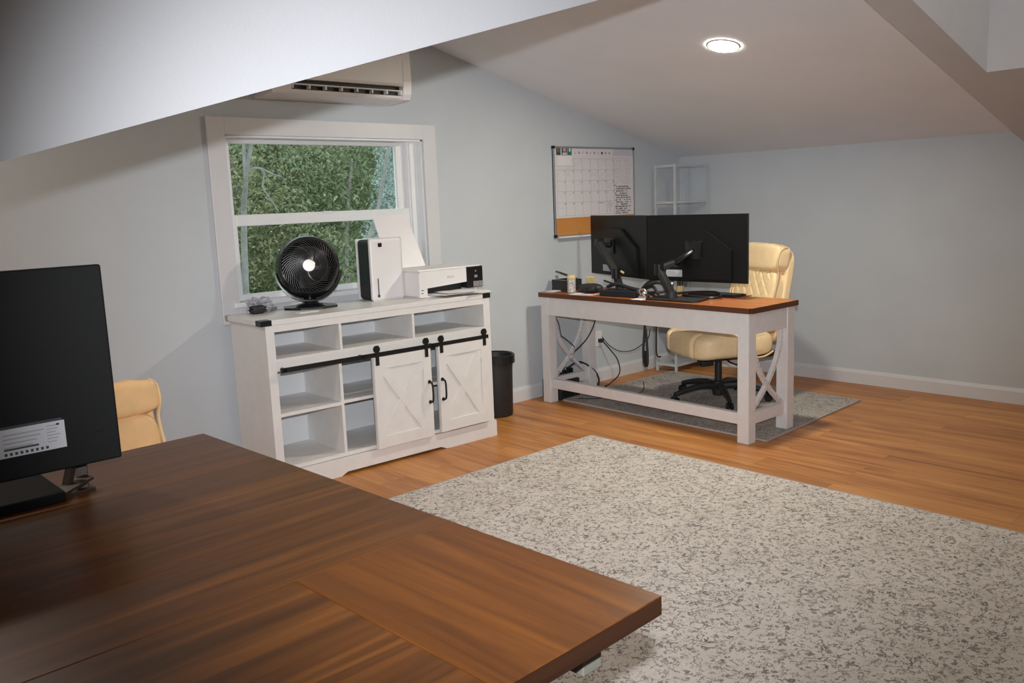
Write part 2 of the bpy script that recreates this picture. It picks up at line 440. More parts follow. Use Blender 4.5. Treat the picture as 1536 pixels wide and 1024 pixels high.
addtree('leafy green tree filling the left of the window view, pale forked branches in front', -3.1, 3.6, -3.2,
        [(0, .5, 2.4, 1.0, .7, 1.0), (.2, .6, 3.9, .9, .7, 1.2), (-.3, .3, 1.2, .8, .6, .9)], 5200, 'leafA', .085,
        [([(1.0, .3, 0), (1.0, .2, 2.2), (.97, -.1, 4.35), (.66, -.85, 4.80), (.603, -1.0, 4.92), (.665, -1.0, 5.14), (.72, -1.0, 5.5)], [.06, .045, .03, .022, .022, .018, .015]),
         ([(.600, -1.0, 4.91), (.696, -1.0, 4.946), (.788, -1.0, 4.919), (.868, -1.0, 4.884), (.93, -1.0, 4.87)], [.012, .010, .008, .005]),
         ([(.742, -1.0, 4.932), (.765, -1.0, 4.892), (.742, -1.0, 4.793), (.788, -1.0, 4.706), (.873, -1.0, 4.569)], [.008, .007, .006, .005]),
         ([(.597, -1.0, 4.88), (.60, -1.0, 5.1), (.62, -1.0, 5.5)], [.018, .015, .012])], 'barkpale')
addtree('bushy olive green tree in the middle of the window view', -1.5, 4.4, -2.6,
        [(0, .3, 2.3, 1.0, .7, .9), (-.2, .4, 3.6, 1.1, .8, 1.1), (.5, .2, 3.0, .8, .6, 1.0)], 5600, 'leafB', .085,
        [([(0, 0, 0), (.05, .8, 1.5), (-.1, 1.0, 3.0), (.1, 1.0, 4.6)], [.05, .04, .03, .015])])
addtree('mid green shrub low behind the fan in the window view', -2.2, 3.0, -2.4,
        [(0, .2, 1.9, 1.1, .5, .95), (.9, .4, 2.0, .8, .5, .9), (-1.0, .3, 1.9, .8, .5, .9)], 5200, 'leafA', .075,
        [([(0, 0, 0), (.05, .1, 1.0), (-.05, .1, 2.2)], [.05, .035, .012])], name='leafy_shrub')
addtree('dark green tree at the right of the window view, behind the pale shrub', .2, 5.2, -2.4,
        [(0, .2, 2.2, 1.3, .7, 1.0), (-.1, .3, 3.6, 1.4, .8, 1.1), (.6, .3, 4.4, 1.2, .7, .9)], 6000, 'leafA', .09,
        [([(0, 0, 0), (.05, .1, 1.5), (-.1, .1, 3.0), (.1, .1, 4.4)], [.08, .06, .04, .015])])
addtree('silvery pale shrub with a leaning stem at the right edge of the upper pane', -1.18, 2.5, -1.6,
        [(.16, .1, 3.45, .15, .18, .42), (.10, .1, 3.05, .16, .18, .38), (.0, .1, 2.75, .18, .18, .3)], 1500, 'leafC', .045,
        [([(-.30, .3, 0), (-.28, .3, 1.6), (-.24, .0, 2.6), (-.14, -.1, 3.0), (.05, -.1, 3.7)], [.035, .025, .018, .016])], 'barkpale', name='leafy_shrub')
addtree('yellowish green tree high up the slope behind the other trees', -.6, 6.6, -.6,
        [(0, .2, 2.2, 1.6, .7, 1.2), (-1.6, .3, 2.0, 1.4, .7, 1.2), (1.4, .3, 2.4, 1.3, .7, 1.2)], 6000, 'leafB', .11,
        [([(0, 0, 0), (.05, .1, 1.5), (-.1, .1, 3.0)], [.08, .06, .02])])

# ------------------------------------------------------------------ air conditioner on the window wall
ac = thing('air_conditioner', 'white wall-mounted split air conditioner above the window', 'air conditioner', (-3.27, 0, 1.975))
pf = [(0, .285), (-.16, .285), (-.195, .27), (-.208, .24), (-.212, .085), (-.204, .072), (-.150, .072), (-.150, .028), (-.190, .020), (-.186, .008), (-.165, 0), (0, -.012)]
m = MB(); m.prism(pf, -.42, .42, plane='yz')
m.prism([(0, .286), (-.17, .286), (-.207, .262), (-.214, .10), (-.205, .03), (-.19, 0), (0, -.014)], -.435, -.33, plane='yz')
m.prism([(0, .286), (-.17, .286), (-.207, .262), (-.214, .10), (-.205, .03), (-.19, 0), (0, -.014)], .375, .43, plane='yz')
m.build('housing', 'whitepl', ac)
MB().box(-.335, .38, -.168, -.149, .022, .076).build('outlet_opening', 'blackmat', ac)
v = MB(); v.box(-.335, .38, -.200, -.168, .044, .050, r=.002)
for k in range(8): v.box(-.322+k*.098, -.314+k*.098, -.198, -.165, .026, .048)
v.build('louver', 'whitepl', ac)

# ------------------------------------------------------------------ recessed light
dl = thing('recessed_light', 'round glowing recessed light in the sloped ceiling', 'light', (-1.824, -1.613, cz(-1.824)-.001))
dl.rotation_euler = (0, math.atan(S), 0)
MB().lathe([(.077, -.002), (.079, -.007), (.088, -.005), (.092, 0)], 48).build('trim_ring', 'trim', dl)
MB().lathe([(0, -.0065), (.076, -.0065), (.077, -.001)], 48).build('diffuser', 'lamp', dl)

# ------------------------------------------------------------------ rugs
def rug(name, label, pts, mat):
    m = MB(); m.prism(pts, .0005, .010, plane='xy')
    o = m.build(name, [mat]); tag(o, label, 'rug')
    n = len(pts); cx = sum(p[0] for p in pts)/n; cy = sum(p[1] for p in pts)/n
    e = MB()
    for i in range(n):
        a, b = pts[i], pts[(i+1) % n]; e.bar((a[0], a[1], .006), (b[0], b[1], .006), .009, .0095)
    e.build('binding', 'rugedge', o); return o
rug('area_rug', 'large cream rug with dark speckles in the middle of the wooden floor', [(-2.2607, -1.001), (-2.275, -5.3), (-5.45, -5.3), (-5.44, -1.0145)], 'rug')
rug('area_rug', 'smaller grey speckled rug under the white desk', [(-1.690, -.235), (-1.725, -1.831), (-.507, -1.792), (-.44, -.235)], 'rug2')

# ------------------------------------------------------------------ barn door cabinet
cb = thing('barn_door_cabinet', 'white sideboard cabinet with black rail and sliding barn doors, under the window', 'cabinet', (-2.5895, -.5255, 0), -.032)
CL, CD, CH = 1.43, .4108, .8572
# local: x from -CL to 0, y from 0 to CD
tp = MB(); tp.box(-CL, 0, -.002, CD, CH-.026, CH, r=.002); tp.build('top_board', 'cab', cb)
for x0 in (-CL-.001, -.055):
    MB().box(x0, x0+.056, -.0035, .055, CH-.0265, CH+.0005).build('corner_bracket', 'black', cb)
tp = MB(); tp.box(-CL-.0012, -CL+.022, CD-.030, CD+.001, CH-.0265, CH+.0005); tp.build('corner_bracket', 'greypl', cb)
fr = MB()
fr.box(-1.408, -1.363, 0, CD-.004, 0, CH-.026, r=.002).box(-.052, -.004, 0, CD-.004, 0, CH-.026, r=.002)
fr.box(-1.363, -.052, .001, .022, .797, CH-.026)
fr.build('side_frame', 'cab', cb)
MB().box(-1.363, -.052, CD-.016, CD-.008, .09, CH-.026).build('back_panel', 'cabin', cb)
for z in (.303, .53):
    bh = MB(); bh.lathe([(0, 0), (.026, 0), (.026, .003), (0, .003)], 28, Matrix.Translation((-.72, CD-.0155, z)) @ Matrix.Rotation(PI/2, 4, 'X'))
    bh.build('cable_hole', 'inkblue', cb)
sh = MB(); sh.box(-1.363, -.052, .002, CD-.016, .645, .663); sh.box(-1.363, -.052, .001, .020, .602, .6445, r=.001)
sh.build('upper_shelf', 'cab', cb)
for x in (-1.0, -.547): MB().box(x-.007, x+.007, .004, CD-.016, .663, CH-.026).build('divider', 'cab', cb)
MB().box(-1.022, -1.006, .004, CD-.016, .118, .645).build('divider', 'cab', cb)
MB().box(-.457, -.437, .02, CD-.016, .118, .645).build('divider', 'cabin', cb)
MB().box(-1.363, -1.022, .004, CD-.016, .372, .389).build('shelf', 'cab', cb)
MB().box(-1.006, -.457, .012, CD-.016, .376, .392).build('shelf', 'cab', cb)
MB().box(-.437, -.052, .012, CD-.016, .376, .392).build('shelf', 'cab', cb)
MB().box(-1.363, -.052, .002, CD-.016, .098, .118).build('bottom_board', 'cab', cb)
pl = MB()
y0, y1 = -.012, .010
pl.prism([(-1.415, 0), (-1.06, 0), (-1.02, .018), (-.415, .018), (-.372, 0), (.003, 0), (.003, .095), (-1.415, .095)], y0, y1)
pl.box(-1.413, -1.40, y1, CD-.004, 0, .095).box(-.010, .002, y1, CD-.004, 0, .095)
pl.build('plinth', 'cab', cb)
rl = MB(); rl.box(-1.362, -.052, -.036, -.030, .598, .622, r=.001)
for x in (-1.34, -.9, -.45, -.07): rl.lathe([(0, 0), (.011, 0), (.011, .034), (0, .034)], 14, Matrix.Translation((x, -.036+.034, .610)) @ Matrix.Rotation(PI/2, 4, 'X'))
rl.build('door_rail', 'black', cb)
def barn_door(x0, x1, z0, z1, hx):
    y = -.028; t = .018
    dm = MB(); dm.box(x0, x1, y, y+t, z0, z1, r=.0015)
    w_ = .055
    f = y-.008
    for a in ((x0+.001, x0+w_, z0+.001, z1-.001), (x1-w_, x1-.001, z0+.001, z1-.001)): dm.box(a[0], a[1], f, y+.001, a[2], a[3], r=.002)
    for a in ((x0+w_-.001, x1-w_+.001, z0+.002, z0+w_+.012), (x0+w_-.001, x1-w_+.001, z1-w_-.012, z1-.002)): dm.box(a[0], a[1], f, y+.001, a[2], a[3], r=.002)
    A = (x0+w_, z0+w_+.012); B = (x1-w_, z1-w_-.012)
    for (p, q, ff) in (((A[0], A[1]), (B[0], B[1]), f+.0015), ((A[0], B[1]), (B[0], A[1]), f)):
        dm.bar((p[0], (ff+y)/2+.001, p[1]), (q[0], (ff+y)/2+.001, q[1]), .05, y-ff, up=(0, 1, 0), r=.0015)
    do = dm.build('sliding_door', 'cab', cb)
    for hxx in (x0+.022, x1-.03):
        hm = MB(); hm.box(hxx-.011, hxx+.011, f-.004, f-.0005, z1-.045, .632, r=.001)
        hm.lathe([(0, 0), (.019, 0), (.0195, .004), (.019, .010), (0, .010)], 24, Matrix.Translation((hxx, f+.006, .640)) @ Matrix.Rotation(PI/2, 4, 'X'))
        hm.box(hxx-.011, hxx+.011, f-.005, f-.003, .60, .66, r=.001)
        hm.build('roller_hanger', 'black', do)
    hm = MB(); zc = (.412+.297)/2
    hm.tube([(hx, f, zc+.057), (hx, f-.022, zc+.052), (hx, f-.03, zc+.03), (hx, f-.03, zc-.03), (hx, f-.022, zc-.052), (hx, f, zc-.057)], .0055, 8, smooth=4)
    for s_ in (-1, 1): hm.lathe([(0, 0), (.011, 0), (.009, .005), (0, .006)], 16, Matrix.Translation((hx, f, zc+s_*.057)) @ Matrix.Rotation(PI/2, 4, 'X'))
    hm.build('handle', 'black', do)
barn_door(-.838, -.469, .098, .598, -.489)
barn_door(-.418, -.056, .105, .606, -.399)

def on_cab(x, y):   # cabinet-local -> world
    c_, s_ = math.cos(-.032), math.sin(-.032); return (-2.5895+c_*x-s_*y, -.5255+s_*x+c_*y)

# ------------------------------------------------------------------ things on the cabinet
# fan
fan = thing('air_circulator_fan', 'round black fan with a silver hub standing on the white cabinet', 'fan', (-3.575, -.185, CH), math.radians(-26))
fm = MB()
fm.prism([(.150*math.cos(a)*1.0, .112*math.sin(a)) for a in [2*PI*k/8+PI/8 for k in range(8)]], .0, .012, plane='xy')
fm.lathe([(.10, .012), (.075, .020), (.045, .026), (.034, .045), (.030, .075), (0, .075)], 32)
fm.build('base', 'blackpl', fan)
fc = Vector((0, 0, .218)); R = .168
head = Matrix.Translation(fc) @ Matrix.Rotation(math.radians(90-9), 4, 'X')     # local +z -> facing (-y), tilted up
y_ = MB()
arc = []
for k in range(25):
    a = math.radians(-172+k*164/24); arc.append((math.cos(a), math.sin(a)))
# yoke: a bowl-like cradle hugging the lower half of the head
n = 24; rings = []
for i, (cx_, sz_) in enumerate(arc):
    wd = .030+.030*abs(math.sin(math.radians(-172+i*164/24)))
    for sgn, rr in ((-1, R+.004), (1, R+.004), (1, R+.012), (-1, R+.012)):
        pass
    rings.append([y_.bm.verts.new(fc+Vector((cx_*rr, sgn*wd+.01, sz_*rr))) for sgn, rr in ((-1, R+.003), (1, R+.003), (1, R+.011), (-1, R+.011))])
for A, B in zip(rings, rings[1:]):
    for q in range(4): f = y_.bm.faces.new((A[q], A[(q+1) % 4], B[(q+1) % 4], B[q])); f.smooth = True
y_.bm.faces.new(list(reversed(rings[0]))); y_.bm.faces.new(rings[-1])
y_.build('cradle', 'blackpl', fan)
sh = MB()
pr = [(R*.80, R*.50), (R*.845, R*.53), (R*.90, R*.47), (R*.97, R*.28), (R, 0), (R*.96, -R*.30), (R*.83, -R*.56), (R*.6, -R*.78), (R*.3, -R*.9), (0, -R*.93)]
sh.lathe(pr, 56, head)
sh.lathe([(R*.80, R*.50), (R*.78, R*.40), (R*.86, 0), (R*.7, -R*.5), (0, -R*.7)], 56, head)
sh.build('shell', 'blackpl', fan)
gr = MB()
for k in range(46):
    a0 = 2*PI*k/46; pts = []
    for j in range(9):
        t = j/8; r = R*(.19+.63*t); a = a0+1.05*t**1.1; z = R*(.60-.10*t*t)
        pts.append(head @ Vector((r*math.cos(a), r*math.sin(a), z)))
    gr.tube(pts, .0015, 5, caps=False)
for rr, zz in ((.36, .587), (.58, .56)): gr.tube([head @ Vector((R*rr*math.cos(2*PI*k/48), R*rr*math.sin(2*PI*k/48), R*zz)) for k in range(48)], .0013, 5, closed=True)
gr.build('grille', 'grille', fan)
hb = MB(); hb.lathe([(R*.20, R*.58), (R*.20, R*.62), (R*.18, R*.635), (0, R*.64)], 36, head); hb.build('hub_cap', 'chrome', fan)
bl = MB()
for k in range(5):
    a0 = 2*PI*k/5
    for i in range(6):
        q = []
        for (rr, aa) in ((i/6, 0), ((i+1)/6, 0), ((i+1)/6, 1), (i/6, 1)):
            r = R*(.18+.56*rr); a = a0+aa*.8+rr*.5; z = R*(.30-.30*aa); q.append(bl.bm.verts.new(head @ Vector((r*math.cos(a), r*math.sin(a), z))))
        bl.bm.faces.new(q)
bl.lathe([(R*.2, -.05), (R*.2, R*.30), (0, R*.34)], 24, head)
bl.build('blade_set', 'blackmat', fan)

# white upright humidifier box with black sides
hm = thing('humidifier', 'upright white box humidifier with black sides between the fan and the printer', 'humidifier', (-3.118, -.185, CH), 0.0)
b = MB(); b.box(-.098, .106, -.056, .075, .003, .342, r=.022, seg=4); b.build('body', 'blackmat', hm)
b = MB(); b.box(-.104, .112, -.071, -.054, 0, .349, r=.016, seg=4); b.build('front_panel', 'whitepl', hm)
b = MB(); b.box(-.1005, .109, .073, .080, .002, .346, r=.003, seg=2); b.build('rear_panel', 'whitepl', hm)
b = MB(); b.box(-.05, -.026, -.0725, -.0705, .300, .323, r=.0045, seg=3); b.build('sensor_window', 'blackpl', hm)
b = MB(); b.tube([(-.062, -.0725, .03), (-.062, -.0725, .125)], .0028, 6); b.lathe([(0, 0), (.0085, 0), (.0085, .002), (0, .002)], 20, Matrix.Translation((-.062, -.0710, .027)) @ Matrix.Rotation(PI/2, 4, 'X'))
b.build('level_gauge', 'ink', hm)

# printer
pt = thing('ink_tank_printer', 'white ink tank printer with a black tank block, right end of the white cabinet', 'printer', (-3.003, -.400, CH), -.01)
# local: x 0..0.52, y 0..0.28 (depth), z
W, D = .468, .30
b = MB()
b.prism([(0, .004), (0, .140), (.008, .150), (.345, .150), (.345, .068), (.055, .054), (.055, .004)], 0, D)       # front profile with mouth
b.box(.345, W, .06, D, .004, .150, r=.003)
b.box(.055, .345, .10, D, .004, .062)
b.box(.0, W, .02, D, .0005, .010)
b.build('body', 'whitepl', pt)
b = MB(); b.box(-.001, W-.012, .004, D-.01, .150, .160, r=.004); b.build('scanner_lid', 'whitepl', pt)
b = MB(); b.box(.056, .344, .05, .0995, .010, .066); b.build('paper_mouth', 'blackmat', pt)
b = MB(); b.box(.347, .467, -.006, .061, .030, .154, r=.004); b.build('ink_tank', 'blackpl', pt)
b = MB()
for k in range(6): b.box(.392+k*.012, .400+k*.012, -.0075, -.0055, .034, .066)
b.build('tank_windows', 'greypl', pt)
b = MB(); b.box(.400, .422, -.0075, -.0055, .088, .103, r=.004); b.box(.406, .416, -.0075, -.0055, .122, .130, r=.002); b.build('control_button', 'greypl', pt)
b = MB(); b.prism([(.09, .05), (.335, .05), (.345, -.09), (.11, -.09)], .012, .018, plane='xy'); b.build('output_tray', 'whitepl', pt)
b = MB(); text_into(b, 'EPSON', .017, Matrix.Translation((.225, -.0008, .105)) @ Matrix.Rotation(PI/2, 4, 'X'), 0); b.build('brand_lettering', 'inkgrey', pt)
b = MB(); b.box(.012, .03, -.0012, .001, .044, .048); b.box(.012, .024, -.0012, .001, .026, .031); b.build('status_lights', 'ink', pt)
b = MB()
A = Vector((.002, .285, .150)); B = Vector((.265, .285, .150)); Ct = Vector((.240, .43, .472)); Dt = Vector((.0, .43, .458))
nrm = (B-A).cross(Ct-A).normalized()*.003
vs = [b.bm.verts.new(p) for p in (A, B, Ct, Dt)]+[b.bm.verts.new(p+nrm) for p in (A, B, Ct, Dt)]
for f in ((0, 1, 2, 3), (7, 6, 5, 4), (0, 4, 5, 1), (1, 5, 6, 2), (2, 6, 7, 3), (3, 7, 4, 0)): b.bm.faces.new([vs[i] for i in f])
b.build('paper_support', 'whitepl', pt)
# papers lying from the tray over the cabinet top
b = MB()
def sheet(m, x0, y0, w_, h_, rot, z, bend=0, nn=8):
    rm = Matrix.Rotation(rot, 3, 'Z'); g_ = {}
    for i in range(nn+1):
        for j in range(nn+1):
            p = rm @ Vector((w_*(i/nn-.5), h_*(j/nn-.5), 0)); zz = z+bend*(math.sin(i*1.1)*.5+math.cos(j*.8+i*.4)*.5)
            g_[i, j] = m.bm.verts.new((x0+p.x, y0+p.y, zz))
    for i in range(nn):
        for j in range(nn):
            f = m.bm.faces.new((g_[i, j], g_[i+1, j], g_[i+1, j+1], g_[i, j+1])); f.smooth = True; f.material_index = m.mi
sheet(b, -2.765, -.440, .22, .19, -.12, .8805, .002)
tag(b.build('paper_sheet', 'paper'), 'loose white paper sheet sticking out of the printer mouth', 'paper', 'papers at the printer')
b = MB(); sheet(b, -2.660, -.478, .19, .12, .12, .8655, .006)
tag(b.build('paper_sheet', 'paper'), 'crumpled white paper lying at the right front corner of the cabinet top', 'paper', 'papers at the printer')
b = MB(); b.box(-3.745, -3.635, -.372, -.325, CH+.0005, CH+.004); o = b.build('paper_slip', 'paper')
tag(o, 'small white paper slip lying in front of the fan base', 'paper')
# grey bag and remote at the left end
b = MB(); random.seed(3)
def crumple(u, c_):
    k = 1+.18*math.sin(9*u.x+4*u.z)+.15*math.sin(13*u.y+7*u.x)+.1*math.sin(17*u.z); return Vector((c_.x*k, c_.y*k, max(c_.z*k, -.034)))
b.pillow(-3.835, -.115, CH+.0355, .11, .075, .075, 3, 18, fn=crumple)
o = b.build('plastic_bag', 'bagpl'); tag(o, 'crumpled grey plastic bag at the left end of the white cabinet top', 'bag')
b = MB(); b.pillow(-3.872, -.168, CH+.0225, .085, .05, .045, 3, 14, fn=lambda u, c_: Vector((c_.x*(1+.15*math.sin(8*u.z+5*u.y)), c_.y, max(c_.z, -.022))))
tag(b.build('black_pouch', 'blackmat'), 'small black pouch in front of the grey plastic bag', 'pouch')
b = MB(); b.box(-.05, .05, -.018, .018, 0, .016, r=.005); o = b.build('remote_control', 'greypl', loc=(-3.765, -.085, CH+.0005)); o.rotation_euler = (0, 0, .5)
tag(o, 'small grey remote control lying between the plastic bag and the fan', 'remote control')
b = MB()
for i in range(2):
    for j in range(4): b.box(-.035+j*.02, -.025+j*.02, -.010+i*.012, -.003+i*.012, .0155, .0175)
b.build('buttons', 'inkgrey', o)

# waste bin
wb = thing('waste_bin', 'tall black plastic waste bin on the floor beside the white cabinet', 'bin', (-2.245, -.165, 0))
b = MB(); b.lathe([(0, .002), (.098, .002), (.102, .01), (.108, .30), (.112, .36), (.122, .362), (.124, .40), (.118, .404), (.110, .398), (.100, .30), (.094, .02), (0, .02)], 40); b.build('body', 'blackmat', wb)
b = MB(); b.lathe([(.1195, .350), (.126, .352), (.1265, .402), (.120, .408), (.1125, .402), (.1125, .352)], 40); b.build('rim', 'blackpl', wb)

# ------------------------------------------------------------------ whiteboard calendar
BX0, BX1, BZ0, BZ1 = -1.497, -.608, 1.117, 1.750
wbd = thing('calendar_whiteboard', 'framed dry-erase monthly calendar with a cork strip, on the wall above the desk', 'whiteboard', (0, 0, 0))
MB().box(BX0, BX1, -.012, -.001, BZ0, BZ1).build('board', 'board', wbd)
MB().box(BX0+.012, BX1-.012, -.0135, -.011, BZ0+.012, 1.250).build('cork_strip', 'cork', wbd)
b = MB()
for a in ((BX0, BX1, BZ1-.012, BZ1), (BX0, BX1, BZ0, BZ0+.012), (BX0, BX0+.012, BZ0+.010, BZ1-.010), (BX1-.012, BX1, BZ0+.010, BZ1-.010)): b.box(a[0], a[1], -.020, -.002, a[2], a[3], r=.002)
b.build('frame', 'alu', wbd)
for x in (BX0, BX1):
    for z in (BZ0, BZ1): MB().box(x-.004 if x == BX0 else x-.018, x+.018 if x == BX0 else x+.004, -.022, -.001, z-.004 if z == BZ0 else z-.018, z+.018 if z == BZ0 else z+.004, r=.004).build('corner_cap', 'blackpl', wbd)
MB().box(BX0+.03, BX1-.3, -.045, -.012, BZ0-.008, BZ0+.004, r=.003).build('pen_tray', 'whitepl', wbd)
gl = MB()
cx0 = -1.460; cw = .0885; rows = [1.667, 1.587, 1.511, 1.435, 1.358, 1.264]
for r_, z in enumerate(rows):
    gl.box(cx0+(2*cw if r_ == 0 else 0), cx0+7*cw, -.0126, -.0118, z-.0009, z+.0009)
for k in range(8):
    gl.box(cx0+k*cw-.0009, cx0+k*cw+.0009, -.0126, -.0118, rows[5], rows[0] if k > 1 else rows[1])
gl.box(cx0, cx0+2*cw, -.0126, -.0118, 1.612, 1.6135)
gl.box(BX1-.24, BX1-.239, -.0126, -.0118, 1.25, 1.73)
gl.build('calendar_grid', 'inkgrey', wbd)
nm = MB()
day = 1
for r_ in range(5):
    for k in range(7):
        if (r_ == 0 and k < 1) or day > 30: continue
        text_into(nm, str(day), .017, Matrix.Translation((cx0+(k+1)*cw-.012, -.0128, rows[r_]-.011)) @ Matrix.Rotation(PI/2, 4, 'X'), 0); day += 1
nm.build('day_numerals', 'ink', wbd)
random.seed(11)
def scribble(m, x0, x1, z, h, dens=1.0):
    x = x0
    while x < x1:
        l = random.uniform(.004, .014)
        if random.random() < dens: m.box(x, min(x+l, x1), -.0127, -.0119, z-h*random.uniform(.2, .5), z+h*random.uniform(.2, .5))
        x += l+random.uniform(.003, .008)
s_ = MB()
for k in range(13): scribble(s_, -.83+.004*(k % 3), -.83+random.uniform(.13, .19), 1.462-k*.0165, .013, .9)
scribble(s_, -.845, -.82, 1.47, .012)
for k in range(6): scribble(s_, -.93, -.93+random.uniform(.04, .08), 1.352-k*.013, .005, .8)
scribble(s_, -1.04, -.95, 1.348, .006)
s_.build('black_handwriting', 'ink', wbd)
s_ = MB()
for k in range(13): scribble(s_, -.83, -.83+random.uniform(.13, .19), 1.672-k*.0155, .004, .7)
s_.build('red_handwriting', 'inkred', wbd)
s_ = MB()
for r_ in range(5):
    for k in range(7):
        if random.random() < (.6 if k < 3 else .35) and not (r_ == 0 and k < 2) and not (r_ == 4 and k > 2):
            for q in range(random.randint(1, 3)): scribble(s_, cx0+k*cw+.01, cx0+(k+1)*cw-.02, rows[r_]-.026-q*.013, .003, .6)
s_.build('faint_handwriting', 'inkgrey', wbd)
s_ = MB(); s_.box(BX1-.237, BX1-.013, -.0125, -.0119, 1.690, 1.735); s_.build('notes_header', 'inkblue', wbd)
s_ = MB()
for k in range(10):
    x = -1.265+k*.0415; s_.lathe([(0, 0), (.010, 0), (.010, .001), (0, .001)], 12, Matrix.Translation((x, -.0118, 1.708)) @ Matrix.Rotation(PI/2, 4, 'X'), mi=[0, 1, 0, 1, 0, 1, 0, 2, 1, 3][k])
s_.build('month_icons', ['inkblue', 'inkgrey', 'ink', 'inkred'], wbd)
# photo cards pinned on the board
for (x0, x1, mm) in ((-1.462, -1.418, ['green', 'redp', 'ink']), (-1.405, -1.352, ['ink', 'skin', 'inkblue']), (-1.345, -1.305, ['green', 'paper', 'green'])):
    m = MB(); m.box(x0, x1, -.0150, -.0128, 1.690, 1.742, mi=0); m.box(x0+.012, x1-.012, -.0156, -.0149, 1.715, 1.741, mi=1); m.box(x0+.006, x1-.006, -.0156, -.0149, 1.692, 1.708, mi=2)
    o = m.build('photo_card', mm)
    tag(o, {-1.462: 'dark green and red picture card at the top left corner of the calendar', -1.405: 'dark picture card with a peach spot, second from the left on the calendar', -1.345: 'green and white striped card, third from the left on the calendar'}[x0], 'card', 'cards on the calendar')
m = MB(); m.box(-1.455, -1.305, -.0135, -.0128, 1.618, 1.684); o = m.build('note_card', 'paper'); tag(o, 'blank white card under the picture cards on the calendar', 'card')

# ------------------------------------------------------------------ corner rack
rk = thing('corner_rack', 'white open-frame shelving rack standing in the room corner behind the monitors', 'shelf rack', (-.240, -.190, 0))
b = MB()
for x in (-.211, .211):
    for y in (-.091, .091): MB().box(x-.009, x+.009, y-.009, y+.009, 0, 1.62, r=.002).build('post', 'pole', rk)
for z in (.06, .46, .86, 1.33, 1.606):
    b = MB(); b.box(-.203, .203, -.098, -.084, z-.012, z+.006).box(-.203, .203, .084, .098, z-.012, z+.006)
    b.box(-.218, -.204, -.083, .083, z-.012, z+.006).box(.204, .218, -.083, .083, z-.012, z+.006)
    if z < 1.5: b.box(-.205, .205, -.084, .084, z-.002, z+.003)
    b.build('shelf', 'pole', rk)

# ------------------------------------------------------------------ desk with x-braced ends
dk_ = thing('writing_desk', 'white farmhouse desk with a brown wooden top and X-braced ends, near the room corner', 'desk', (-1.7975, -.1157, 0), -.0332)
DL, DW, DH = 1.6919, .489, .762
b = MB(); t = bmesh.new(); bmesh.ops.create_cube(t, size=1)
for v in t.verts: v.co = Vector((DW/2+v.co.x*DW, -DL/2+v.co.y*DL, DH-.015+v.co.z*.03))
bmesh.ops.bevel(t, geom=[e for e in t.edges if abs(e.verts[0].co.z-e.verts[1].co.z) > .01], offset=.012, segments=4, affect='EDGES')
b.merge(t); tb = b.build('desktop', ['desktop', 'desktopE'], dk_)
for p in tb.data.polygons: p.material_index = 0 if p.normal.z > .7 else 1
LG = .072
la = (.010, DW-.018-LG); lb = (-.022-LG, -DL+.02)
for ia, a in enumerate(la):
    for bb in lb:
        z0 = .0105 if ia == 1 else 0
        MB().box(a, a+LG, bb, bb+LG, z0, DH-.03, r=.003).build('leg', 'deskpaint', dk_)
b = MB()
b.box(la[0]+.004, la[0]+.024, lb[1]+LG, lb[0], .610, DH-.03).box(la[1]+LG-.024, la[1]+LG-.004, lb[1]+LG, lb[0], .610, DH-.03)
for bb in lb: b.box(la[0]+LG, la[1], bb+.006, bb+LG-.006, .610, DH-.03)
b.build('apron', 'deskpaint', dk_)
MB().box(la[0]+.012, la[0]+.05, lb[1]+LG, lb[0], .104, .168, r=.002).build('stretcher', 'deskpaint', dk_)
for bb in lb: MB().box(la[0]+LG, la[1], bb+.018, bb+LG-.018, .100, .166, r=.002).build('stretcher', 'deskpaint', dk_)
for bb in lb:
    x0, x1 = la[0]+LG, la[1]; w_ = x1-x0; yc = bb+LG/2
    for flip in (0, 1):
        b = MB(); pts = []
        for k in range(17):
            t_ = k/16; z = .612-(.612-.166)*t_; u = (t_**2.1)          # near-vertical at the top, sweeping across below
            x = x0+.006+u*(w_-.012); pts.append((x if not flip else x0+x1-x, z))
        off = .006 if flip else -.006
        for p, q in zip(pts, pts[1:]):
            dx, dz = q[0]-p[0], q[1]-p[1]; L = math.hypot(dx, dz)
            b.bar((p[0]-dx*.08, yc+off, p[1]-dz*.08), (q[0]+dx*.08, yc+off, q[1]+dz*.08), .020, .026, up=(0, 1, 0))
        b.build('brace', 'deskpaint', dk_)

def on_desk(a, bb, z=DH):
    c_, s__ = math.cos(-.0332), math.sin(-.0332); return Vector((-1.7975+c_*a-s__*bb, -.1157+s__*a+c_*bb, z))

